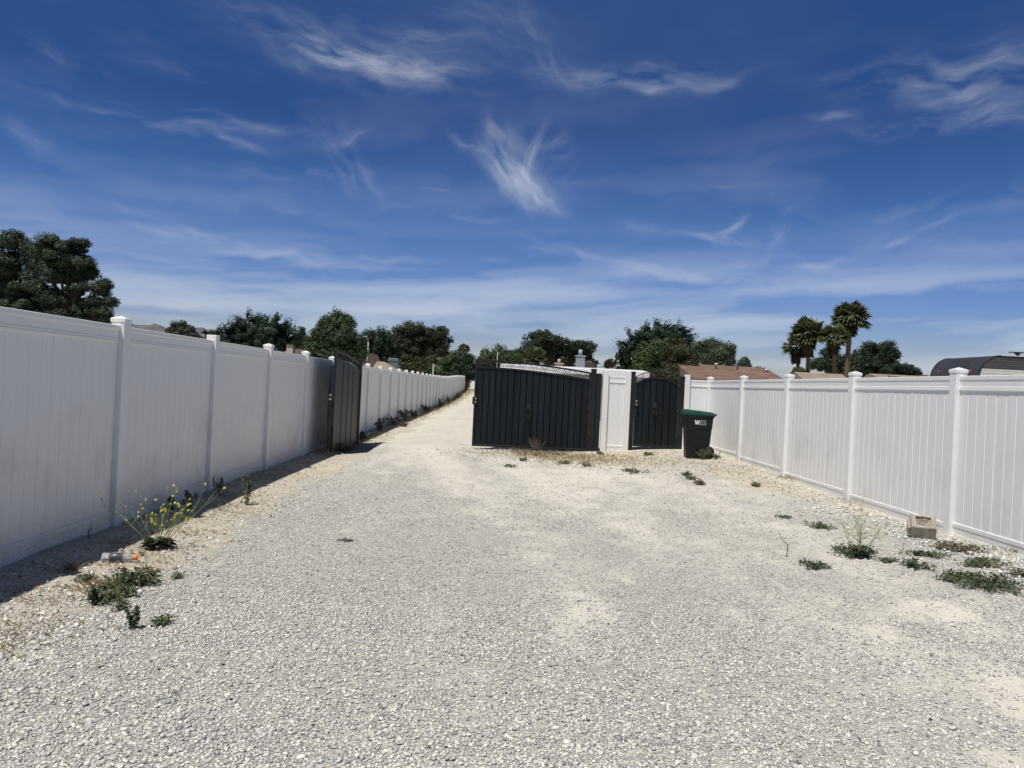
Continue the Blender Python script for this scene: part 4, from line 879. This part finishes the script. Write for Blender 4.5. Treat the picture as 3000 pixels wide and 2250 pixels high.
h3 = house('tan low-pitched roof right of the first street lamp, above the fence posts', 66, 1082, 1180, 1060, 1092, ROOFT, 8, hipr=2.2)[0]
v = MB(); p = P(1153, 1050, 70)-h3.location; v.box(p.x-.45, p.x+.45, p.y-.4, p.y+.4, p.z-1.0, p.z, .03); v.box(p.x-.5, p.x+.5, p.y-.45, p.y+.45, p.z-.25, p.z-.18); v.build('rooftop_cooler', mat('cooler_metal', (.16, .22, .22), .5, .3), h3)
house('brown roofed shed past the far end of the lane', 122, 1371, 1450, 1085, 1106, ROOFB, 6)
h4 = house('brown gabled house behind the big grey chimney', 84, 1680, 1765, 1060, 1090, ROOFD, 8, gable='y')[0]; chimney(h4, 1688, 1713, 1041, 80, STUCG, STUCG, 1.18, .6)
h5 = house('low brown roof with a squat beige chimney, left of the grey chimney', 80, 1615, 1690, 1072, 1092, ROOFD, 7)[0]; chimney(h5, 1628, 1648, 1063, 79, STUC, STUC, 1.3, .4)
h6 = house('house mostly hidden behind the white roof, with a red-capped chimney', 76, 1760, 1860, 1082, 1100, ROOFB, 7)[0]; chimney(h6, 1787, 1802, 1069, 75, STUC, REDM, 1.15); 
o = h6.location; k = MB(); a = P(1794, 1069, 75)-o; k.lathe([(.30, a.z), (.22, a.z+.28)], (a.x, a.y, 0), n=4, sm=False); k.build('chimney_hood', REDM, h6)
h7 = house('far low roof peeking between the dark pine and the trailer', 88, 2590, 2740, 1100, 1112, ROOFT, 7)[0]; chimney(h7, 2606, 2632, 1098, 88, STUC, STUC); chimney(h7, 2690, 2712, 1098, 87, WHITEP, TRIM)
# long white flat-topped mobile home behind the gates
YM = 33; a = P(1466, 1066, YM); c = P(1903, 1090, YM); zt = 1.5+63*YM/FPX; cx = (a.x+c.x)/2; g0 = float(gz(cx, YM)); wx = (c.x-a.x)/2
mh = empty('mobile_home', (cx, YM, g0), 'long white flat-roofed mobile home showing above the closed gates', 'mobile home')
b = MB(); b.box(-wx+.15, wx-.25, -.0+.15, 3.4, .1, zt-g0-.30); b.build('wall', mat('grey_siding', (.30, .31, .33), .6, var=.1, vscale=2), mh)
b = MB(); q = zt-g0; b.prism([(-.05, q-.30), (-.05, q-.06), (1.8, q+.05), (3.6, q-.06), (3.6, q-.30)], -wx, wx, 'x'); b.build('roof', WHITEP, mh)
for k in range(3):
    w_ = MB(); xx = -wx*.6+k*wx*.6; w_.box(xx-.5, xx+.5, .12, .152, 1.0, q-.5); w_.build('window', GLASS, mh)

# ------------------------------------------------------------------ dark travel trailer behind the right fence
YT = 23.0; a = P(2868, 1100, YT); c = P(2925, 1043, YT); zt = c.z; tx = a.x; g0 = float(gz(tx, YT))
tt = empty('travel_trailer', (tx, YT, g0), 'travel trailer with curved black ribbed front and red marker lamps behind the right fence', 'trailer')
H_ = zt-g0; zl = 2.42-g0; LT = 7.0; RIBD = mat('dark_ribbed_metal', (.07, .07, .076), .38, .35, var=.2, vscale=3); CREAM = mat('cream_siding', (.62, .61, .56), .5, var=.06, vscale=2)
def tprof(n=18):
    out = [(-.02, .5), (0.0, zl-.3)]
    for i in range(n+1):
        t = i/n*math.pi/2; out.append(((.64)*(1-math.cos(t)), zl-.05+(H_-zl+.05)*math.sin(t)))
    return out
pr = tprof(40); D = 2.62
v = []; f_ = []; acc = 0; pts = []
for i in range(len(pr)-1):
    p0, p1 = Vector(pr[i]), Vector(pr[i+1]); k = max(1, int((p1-p0).length/.012))
    for j in range(k): pts.append(p0.lerp(p1, j/k))
pts.append(Vector(pr[-1])); s_acc = 0
for i, p in enumerate(pts):
    t = (pts[min(i+1, len(pts)-1)]-pts[max(0, i-1)]).normalized(); nrm = Vector((-t.y, t.x)); s_acc += .012
    q = p + nrm*(.016*abs(math.sin(s_acc*math.pi/.075))); v += [(q.x, .03, q.y), (q.x, D-.03, q.y)]
for i in range(len(pts)-1): f_.append((2*i, 2*i+1, 2*i+3, 2*i+2))
m_ = MB(); m_.add(v, f_, True); m_.build('front_cap', RIBD, tt)
sd = MB(); poly = [(p[0], p[1]) for p in pr] + [(LT, H_), (LT, .5)]; sd.prism(poly, .035, .06, 'y'); sd.prism(poly, D-.06, D-.035, 'y'); sd.box(.55, LT, .06, D-.06, H_-.05, H_-.01); sd.box(LT-.05, LT, .06, D-.06, .5, H_-.06); sd.build('side_wall', CREAM, tt)
bd = MB(); zz = H_-.40
while zz < H_-.06:
    x_s = .64*(1-math.sqrt(max(0, 1-((zz-(zl-.05))/(H_-zl+.05))**2)))+.05; bd.prism([(zz, .034), (zz+.035, .012), (zz+.068, .034)], 0, 1, 'x') if False else bd.box(x_s, LT-.05, .018, .034, zz, zz+.055, .006); zz += .066
bd.build('black_side_band', RIBD, tt)
lw = MB(); zz = .6
while zz < H_-.44: lw.box(.06, LT-.05, .022, .034, zz, zz+.075, .005); zz += .088
lw.build('ribbed_siding', CREAM, tt)
tr_ = MB(); pp = [(p[0], p[1]) for p in pr[1:]] + [(LT, H_)]
tr_.tube([(x, .02, z_+.005) for x, z_ in pp], .022, 6); tr_.tube([(x, D-.02, z_+.005) for x, z_ in pp], .022, 6); tr_.build('edge_trim', DARK, tt)
rl = MB(); rl.box(.66, LT, -.02, .05, H_+.012, H_+.035); rl.build('roof_edge', CREAM, tt)
for yy in (.45, 2.15):
    xx = .03; lm = MB(); lm.lathe([(.055, 0), (.05, -.03), (.02, -.05)], (xx, yy, zl+.20), 'x', 10); lm.build('marker_lamp', mat('red_lens', (.35, .03, .02), .25), tt)
an = MB(); an.lathe([(.15, 0), (.12, .03), (.055, .06), (.05, .13), (.09, .17), (.10, .19)], (1.78, .9, H_), n=14); an.box(1.54, 2.6, .80, 1.0, H_+.19, H_+.215, .006); an.build('roof_antenna', DARK, tt)
wh = MB(); wh.lathe([(.10, 0), (.34, .01), (.36, .05), (.36, .18), (.34, .22)], (3.6, .02, .34), 'y', 22); wh.build('wheel', RUB, tt); wh = MB(); wh.lathe([(.10, 0), (.34, .01), (.36, .05), (.36, .18), (.34, .22)], (3.6, D-.24, .34), 'y', 22); wh.build('wheel', RUB, tt)

# ------------------------------------------------------------------ street lamps
LAMPM = mat('lamp_pole', (.30, .30, .27), .6, var=.1, vscale=2)
def lamp(label, Y, px_, ytop, arm_dx, arm_dy, r_=.09):
    b = P(px_, ytop, Y); g0 = float(gz(b.x, Y)); root = empty('street_lamp', (b.x, Y, g0), label, 'street lamp', 'street lamps beyond the lane'); zt = b.z-g0; s = Y/FPX
    m = MB(); m.tube([(0, 0, 0), (0, 0, zt*.5), (0, 0, zt)], [r_*1.2, r_, r_*.75], 10); m.build('pole', LAMPM, root)
    ax, az_ = arm_dx*s, arm_dy*s; m = MB(); m.tube([(0, 0, zt-.05), (ax*.12, 0, zt+az_*.45), (ax*.5, 0, zt+az_*.92), (ax, 0, zt+az_)], [r_*.6, r_*.5, r_*.42, r_*.4], 8); m.build('arm', LAMPM, root)
    m = MB(); x = ax; m.box(x-.34, x+.08, -.11, .11, zt+az_-.03, zt+az_+.05, .03); m.build('lamp_head', mat('lamp_head', (.6, .6, .6), .4), root)
lamp('pale street lamp with a short arm in front of the dark trees on the left', 78, 1079, 1003, -7, 16, .095)
lamp('street lamp with a long curved arm behind the left end of the closed gate', 84, 1458, 1030, -26, 11, .065)
sp = P(1270, 1065, 60); up_ = empty('pole', (sp.x, 60, float(gz(sp.x, 60))), 'thin pale pole rising behind the far left fence, below the big broad pine', 'pole')
m = MB(); m.tube([(0, 0, 0), (0, 0, sp.z)], .06, 8); m.build('shaft', LAMPM, up_); m = MB(); m.tube([(0, 0, sp.z-.05), (.35, 0, sp.z-.25), (.9, 0, sp.z-.75)], .012, 5); m.build('guy_wire', LAMPM, up_)

# ------------------------------------------------------------------ weeds
def blades(n, r, x0, y0, sx, sy, h, w=.006, lean=.5, z_fn=gz):
    X = x0+r.normal(size=n)*sx; Y = y0+r.normal(size=n)*sy; Zb = z_fn(X, Y)-.005; a = r.random(n)*6.283; H = h*(.4+.8*r.random(n)); Ln = lean*H*(.3+r.random(n))
    dx, dy = np.cos(a), np.sin(a); B = np.stack([X, Y, Zb], 1); sd = np.stack([-dy, dx, 0*dx], 1)*w*.5
    mid = B+np.stack([dx*Ln*.35, dy*Ln*.35, H*.6], 1); tip = B+np.stack([dx*Ln, dy*Ln, H], 1)
    V = np.stack([B-sd, B+sd, mid+sd*.8, tip, mid-sd*.8], 1).reshape(-1, 3); F = np.arange(n*5).reshape(n, 5); return V, F, r.random(n)
def merge(parts):
    vs, fs, rs, o = [], [], [], 0
    for v, f, q in parts: vs.append(v); fs.append(f+o); rs.append(q); o += len(v)
    return np.concatenate(vs), np.concatenate(fs), np.concatenate(rs)
def mat_weed(label, px0, px1, py0, py1, m=WEED, n=900, leaf=.028, h=.06, seed=1, cat='weed', group='low weeds on the gravel', name='creeping_weed', stems=10):
    """a plant spread over the ground; its patch is given by the photo pixels it covers"""
    r = np.random.default_rng(seed); a = G(px0, (py0+py1)/2); b = G(px1, (py0+py1)/2); n0 = G((px0+px1)/2, py1); f0 = G((px0+px1)/2, py0+ (py1-py0)*.25)
    c = (a+b)/2; c.y = (n0.y+f0.y)/2; c.z = float(gz(c.x, c.y)); rx = max(.04, (b.x-a.x)/2); ry = max(.04, abs(f0.y-n0.y)/2); root = empty(name, c, label, cat, group)
    n = int(n*(.5 if m is not WEEDB else .40)); k = max(5, stems); ang = r.random(k)*6.283; ln = .35+.8*r.random(k)**.8; st = MB(); P_, N_ = [], []
    for i in range(k):
        ex, ey = math.cos(ang[i])*rx*ln[i], math.sin(ang[i])*ry*ln[i]; bx, by = r.normal()*rx*.12, r.normal()*ry*.12; pts = []
        for t in np.linspace(0, 1, 5):
            x = bx+ex*t+r.normal()*.008; y = by+ey*t+r.normal()*.008; pts.append((x, y, float(gz(c.x+x, c.y+y))-c.z+.008+h*.5*math.sin(t*2.6)))
        st.tube(pts, .0022, 4)
        m_ = n//k
        t = r.random(m_)**.7; jx = r.normal(size=m_)*rx*.07+r.normal(size=m_)*.012; jy = r.normal(size=m_)*ry*.07+r.normal(size=m_)*.012; x = bx+ex*t+jx; y = by+ey*t+jy
        z_ = gz(c.x+x, c.y+y)-c.z + .006 + h*r.random(m_)*(.35+.65*np.sin(t*2.6)); P_.append(np.stack([x, y, z_], 1)); q = r.normal(size=(m_, 3))*.6+np.array([0, 0, .9]); N_.append(q/np.linalg.norm(q, axis=1)[:, None])
    st.build('stems', TWIG if m is WEEDB else STEM, root); V, F, rn = leaf_quads(np.concatenate(P_), np.concatenate(N_), leaf, r, .55); link('leaves', mesh_np('leaves', V, F, attr={'rnd': rn}), m, root); return root
def sprig(label, px_, py_, hpx, wpx, seed, m=WEED, n=300, leaf=.03, cat='weed', group='upright weeds along the left fence', stems=5, lean=0, name='upright_weed', stemm=None):
    r = np.random.default_rng(seed); b = G(px_, py_); s = (b.y)/FPX; H = hpx*s; Wd = wpx*s; root = empty(name, b, label, cat, group); st = MB(); C, Nn = [], []
    for i in range(stems):
        a = r.random()*6.283; e = Wd*.5*(.2+.9*r.random()); hh = H*(.55+.45*r.random()) if i else H; pts = [(0, 0, -.01)]
        for t in (.35, .7, 1): pts.append((math.cos(a)*e*t+r.normal()*.01+lean*H*t, math.sin(a)*e*t*.7+r.normal()*.01, hh*t))
        st.tube(pts, [.004, .0035, .0028, .0015], 5); k = n//stems
        for q in range(k):
            t = r.random()**.8*3; i0 = int(min(2, t)); u = t-i0; p = np.array(pts[i0])*(1-u)+np.array(pts[i0+1])*u; C.append(p+r.normal(size=3)*Wd*.10*(1.2-t/3)); v_ = r.normal(size=3)+np.array([0, 0, .5]); Nn.append(v_/np.linalg.norm(v_))
    st.build('stems', stemm or STEM, root)
    if n: V, F, rn = leaf_quads(np.array(C), np.array(Nn), leaf, r, .45); link('leaves', mesh_np('leaves', V, F, attr={'rnd': rn}), m, root)
    return root
def mustard(label, px_, py_, hpx, wpx, seed, nst=13, nfl=60, base_n=60, group=None, fl_r=.011):
    r = np.random.default_rng(seed); b = G(px_, py_); s = b.y/FPX; H, Wd = hpx*s, wpx*s; root = empty('mustard_plant', b, label, 'flowering weed', group); st = MB(); ends = []
    def arc(p, d, L, r0, depth):
        pts = [p]; q = np.array(p); dd = np.array(d)
        for k in range(4): dd = dd+r.normal(size=3)*.10+np.array([0, 0, .10]); dd /= np.linalg.norm(dd); q = q+dd*L/4; pts.append(tuple(q))
        st.tube(pts, [r0*(1-.15*k) for k in range(5)], 4)
        if depth == 0: ends.append(tuple(q)); return
        for j in range(3):
            k = 1+j if j < 3 else 3; nd = dd*.6+r.normal(size=3)*.55+np.array([0, 0, .25]); nd /= np.linalg.norm(nd); arc(pts[k+1], nd, L*(.34+.25*r.random()), r0*.6, depth-1)
        ends.append(tuple(q))
    for i in range(nst):
        a = i/nst*6.283+r.normal()*.25; sp_ = (.25+.95*r.random()); d = np.array([math.cos(a)*Wd*.5*sp_, math.sin(a)*Wd*.4*sp_, H*(.75+.3*r.random())]); L = np.linalg.norm(d)*.82; arc((r.normal()*.01, r.normal()*.01, 0.0), d/np.linalg.norm(d), L*(.6+.4*r.random()), .0038, 1)
    st.build('stems', STEM, root); P_, N_ = [], []
    r.shuffle(ends)
    for k in range(9): v_ = r.normal(size=3); v_ /= np.linalg.norm(v_); P_.append(v_*fl_r*.75); N_.append(v_)
    V, F, rn = leaf_quads(np.array(P_), np.array(N_), fl_r*1.7, r, .8); fm = mesh_np('flower', V, F, attr={'rnd': rn})
    for e_ in ends[:nfl]:
        o = link('flower', fm, YELLOW, root); o.location = e_; o.rotation_euler = tuple(r.random(3)*6.28); q = r.uniform(.7, 1.25); o.scale = (q, q, q)
    if base_n:
        V, F, Rn = [], [], []
        for i in range(base_n):
            a = r.random()*6.283; L = .05+.10*r.random(); w = L*.24; z0_ = .01+.05*r.random(); d = np.array([math.cos(a), math.sin(a), r.uniform(-.1, .55)]); p0 = np.array([math.cos(a)*.02, math.sin(a)*.02, z0_]); sd = np.array([-math.sin(a), math.cos(a), 0])*w
            tip = p0+d*L; tip[2] = max(.006, tip[2]-.02); m1 = p0+d*L*.5+np.array([0, 0, .015]); k = len(V); V += [p0-sd*.2, m1-sd, tip, m1+sd]; F.append((k, k+1, k+2, k+3)); Rn.append(r.random())
        link('basal_leaves', mesh_np('basal_leaves', np.array(V), np.array(F), attr={'rnd': np.array(Rn)}), WEEDD, root)
    return root
mustard('tall wild mustard plant covered in small yellow flowers, growing beside the left fence', 465, 1606, 172, 460, 3, 19, 58, 120, fl_r=.0095)
mustard('sprawling thin mustard plant with a few pale yellow flowers, near the concrete block', 2520, 1632, 130, 230, 4, 11, 36, 60, fl_r=.009)
sprig('dark leafy sprig in the fence shadow right behind the yellow-flowered plant', 498, 1498, 46, 34, 5, WEEDD, 90, .05)
sprig('dark sprig of broad leaves in the fence shadow, right of the yellow-flowered plant', 552, 1494, 58, 50, 6, WEEDD, 60, .06)
sprig('dark bushy weed in the shadow at the foot of the second fence post', 641, 1452, 54, 44, 7, WEEDD, 220, .03)
sprig('upright sunlit weed standing just outside the shadow, nearer the gate than the mustard', 722, 1480, 100, 54, 8, WEED, 320, .032)
sprig('slim pale stalk against the bottom of the nearest left fence panel', 262, 1580, 44, 14, 9, WEEDB, 20, .02, stems=2)
mat_weed('large green weed mat with pale dry grass in it, below the plastic bottle', 330, 478, 1672, 1735, WEED, 2600, .026, .10, 21, stems=22)
mat_weed('low green weed mat joined to the left of the dry grass tuft below the bottle', 255, 415, 1718, 1778, WEED, 2000, .026, .08, 22, stems=18)
sprig('dark prickly leafed weed at the left end of the weed mats', 283, 1770, 52, 60, 23, WEEDD, 90, .055, group='low weeds on the gravel')
mat_weed('small grey green weed at the upper left of the weed mats', 232, 300, 1686, 1712, WEED, 420, .024, .05, 24)
sprig('upright dark weed with a brown stem, lowest of the weeds on the left', 389, 1842, 68, 66, 25, WEEDD, 330, .024, group='low weeds on the gravel', stems=7, stemm=TWIG)
mat_weed('small green weed right of the upright dark weed', 452, 505, 1818, 1842, WEED, 420, .022, .05, 26)
mat_weed('small faint weed alone on the gravel right of the large weed mat', 500, 540, 1682, 1702, WEED, 220, .022, .035, 27)
mat_weed('tiny weed below the left end of the large weed mat', 335, 380, 1765, 1795, WEEDD, 420, .022, .05, 28)
mat_weed('small dark dried weed alone in the middle of the drive', 990, 1040, 1581, 1592, WEEDB, 260, .022, .02, 29)
mat_weed('small dark weed on the drive in front of the closed gate leaf', 1472, 1516, 1362, 1372, WEEDD, 260, .03, .04, 30)
mat_weed('green weed mat spreading from the base of the sprawling mustard', 2417, 2550, 1596, 1640, WEEDD, 1900, .026, .07, 31, stems=18)
mat_weed('isolated dark green weed on the gravel left of the sprawling mustard', 2337, 2428, 1642, 1678, WEEDD, 900, .024, .045, 32)
mat_weed('flat olive weed behind the sprawling mustard', 2355, 2457, 1532, 1558, WEED, 800, .026, .05, 33)
mat_weed('tiny flat weed farthest up the gravel on the right', 2270, 2312, 1510, 1522, WEEDD, 260, .026, .03, 34)
mat_weed('flat green weed left of the one in front of the block', 2627, 2760, 1613, 1640, WEED, 900, .026, .045, 35)
mat_weed('dark crumbly weed below and left of the concrete block', 2640, 2714, 1640, 1678, WEEDD, 1000, .026, .06, 36)
mat_weed('thin scrap of weed just right of the sprawling mustard base', 2550, 2640, 1636, 1652, WEEDD, 350, .024, .03, 37)
mat_weed('brownish green weed patch directly in front of the concrete block', 2721, 2894, 1590, 1628, WEEDB, 1700, .028, .08, 38, stems=18)
mat_weed('flat grey green weed mat between the largest mat and the right fence foot', 2786, 2955, 1632, 1668, WEED, 1500, .026, .05, 39, stems=16)
mat_weed('largest dark green weed mat, low on the right side', 2753, 2990, 1664, 1750, WEEDD, 5200, .026, .065, 40, stems=34)
mat_weed('brown dried weed at the right edge of the photo', 2950, 3010, 1668, 1700, WEEDB, 700, .026, .06, 41)
tw = G(2304, 1632); tr0 = empty('dry_stalk', tw, 'single thin curved dry stalk standing on the right side of the gravel', 'dead weed')
m = MB(); s_ = tw.y/FPX; m.tube([(0, 0, 0), (.01, 0, 35*s_), (0.0, 0, 38*s_), (-14*s_, 0, 50*s_), (-26*s_, 0, 68*s_), (-27*s_, 0, 78*s_)], [.005, .0045, .004, .0035, .003, .002], 5); m.tube([(.01, 0, 35*s_), (12*s_, 0, 46*s_)], [.003, .0015], 5); m.build('stem', TWIG, tr0)
# weeds in front of the gates
for i, (a, b_, c_, d_, mm, lb) in enumerate([
    (1484, 1560, 1312, 1342, WEEDB, 'brown dried tumbleweed against the middle of the closed gate leaf'),
    (1545, 1600, 1322, 1342, WEEDB, 'low brown weed tangle right of the tumbleweed at the closed gate'),
    (1600, 1660, 1320, 1338, WEEDB, 'thin brown weeds under the right half of the closed gate leaf'),
    (1520, 1545, 1344, 1356, WEEDB, 'tiny brown weed out in front of the tumbleweed'),
    (1620, 1670, 1352, 1364, WEED, 'low green weed in front of the gate hinge post'),
    (1696, 1735, 1352, 1376, WEEDB, 'small spiky brown weed in front of the white vinyl panel'),
    (1815, 1885, 1370, 1394, WEED, 'flat green weed in front of the small arched gate'),
    (1880, 1920, 1326, 1340, WEED, 'small green weed at the threshold of the small arched gate'),
    (1990, 2030, 1384, 1400, WEEDD, 'dark weed below and left of the bin'),
    (2005, 2040, 1394, 1410, WEEDB, 'brown weed just below the dark weed near the bin'),
    (2190, 2230, 1418, 1428, WEEDB, 'tiny dark weed on the right side of the gravel, halfway to the gates'),
    (2030, 2070, 1416, 1424, WEEDB, 'tiny dark debris weed on the gravel below the bin'),
    (1745, 1765, 1325, 1336, WEEDD, 'tiny dark tuft at the foot of the gate hinge post')]):
    mat_weed(lb, a, b_, c_, d_, mm, 520, .036, .10 if i in (0, 1) else .06, 60+i, group='weeds in front of the gates')
sprig('tangled dead tumbleweed standing up against the closed gate leaf', 1572, 1325, 46, 60, 80, WEEDB, 60, .02, group='weeds in front of the gates', stems=26, stemm=TWIG)
sprig('green weed growing over the wheel of the black bin', 2062, 1346, 34, 44, 81, WEED, 700, .035, group='weeds in front of the gates', stems=16)
sprig('short green weed between the bin and the right fence', 2098, 1346, 22, 30, 82, WEED, 160, .03, group='weeds in front of the gates', stems=9)
sprig('yellow flowered thin weed in the dark gap left of the open gate leaf', 958, 1318, 60, 26, 83, WEED, 40, .03, stems=5)
# weeds along the foot of the far left fence
for i, (px_, py_, h_, w_) in enumerate([(1008, 1322, 22, 70), (1062, 1290, 24, 60), (1112, 1262, 40, 30), (1150, 1246, 34, 60), (1182, 1232, 34, 50), (1212, 1222, 22, 50), (1250, 1206, 20, 40), (1292, 1192, 26, 44), (1312, 1182, 28, 40), (1345, 1168, 18, 30), (1180, 1250, 12, 40), (1342, 1158, 16, 24)]):
    nm = ['sparse weeds at the free end of the open gate leaf', 'dark weeds right behind the open gate leaf', 'lone tall dark stalk by the second fence post past the open gate', 'grey tangled weeds third clump past the open gate', 'tall grey green weeds fourth clump past the open gate',
          'low weeds at the fence foot midway to the far end', 'thin weeds at the fence foot just past midway', 'green weeds at the fence foot, before the brightest green clump', 'brightest green clump at the fence foot near the far end', 'last green clump before the dry grass at the far end', 'low dry clump edging the dirt lane', 'most distant small clump at the far fence foot'][i]
    sprig(nm, px_, py_, h_, w_, 90+i, [WEEDB, WEEDD, WEEDD, WEEDB, WEED, WEEDB, WEED, WEED, WEED, WEED, WEEDB, WEED][i], 420, .06+.002*i, group='weeds along the far left fence', stems=14)
# dry grass and litter of straw: uncountable
r = np.random.default_rng(99); parts = []
def tuft(px_, py_, n, sx, sy, h, lean=1.5): g_ = G(px_, py_); parts.append(blades(int(n*.8), r, g_.x, g_.y, sx*1.25, sy*1.35, h*.62, .0022+.00022*g_.y, lean))
for px_, py_, n, sx, sy, h in [(318, 1722, 240, .07, .05, .10), (300, 1655, 120, .09, .05, .05), (545, 1560, 260, .16, .10, .05), (470, 1650, 160, .15, .06, .05), (640, 1490, 260, .2, .15, .06), (700, 1450, 200, .2, .15, .06), (740, 1400, 200, .22, .2, .06),
                            (210, 1672, 60, .03, .03, .10), (40, 1830, 420, .26, .12, .05), (120, 1760, 260, .25, .08, .05), (200, 1730, 200, .2, .06, .05), (430, 1600, 260, .2, .1, .05), (600, 1510, 300, .25, .15, .05), (680, 1470, 300, .3, .2, .05), (790, 1390, 300, .3, .3, .06), (70, 1870, 220, .18, .10, .05), (10, 1900, 200, .1, .1, .05), (395, 1630, 90, .05, .04, .07), (600, 1530, 160, .12, .1, .04), (850, 1345, 200, .25, .4, .07), (940, 1320, 260, .2, .4, .09), (1030, 1305, 260, .18, .5, .10), (1080, 1280, 260, .2, .6, .09),
                            (1620, 1345, 1300, .9, .45, .08), (1850, 1362, 1100, .9, .5, .06), (2000, 1385, 900, .8, .6, .05), (1640, 1338, 900, .55, .25, .09), (1720, 1345, 800, .5, .3, .08), (1800, 1352, 600, .6, .35, .06), (1560, 1326, 400, .5, .1, .12), (1700, 1320, 300, .3, .06, .12), (1950, 1360, 500, .7, .5, .05), (2120, 1375, 400, .3, .5, .05), (2250, 1420, 260, .12, .5, .05), (2560, 1490, 200, .2, .5, .05), (2300, 1402, 80, .05, .1, .08), (2596, 1495, 40, .02, .03, .09), (2490, 1470, 60, .04, .1, .07), (2960, 1620, 40, .05, .05, .10), (2690, 1560, 40, .04, .05, .06)]:
    tuft(px_, py_, n, sx, sy, h)
for y_ in np.arange(19, 100, 1.2): parts.append(blades(46, r, -3.33+.2*float(ss(y_, 60, 95)), y_, .12+.005*y_, .6, .05+.0014*y_, .006+.0003*y_, 1.0))
for y_ in np.arange(5, 18, .6): parts.append(blades(40, r, -3.15, y_, .25, .3, .03, .003, 1.6))
V, F, rn = merge(parts); tag(link('dry_grass', mesh_np('dry_grass', V, F, attr={'rnd': rn}), STRAW), 'thin straw coloured dry grass along the fence feet and in front of the gates', 'grass', kind='stuff')
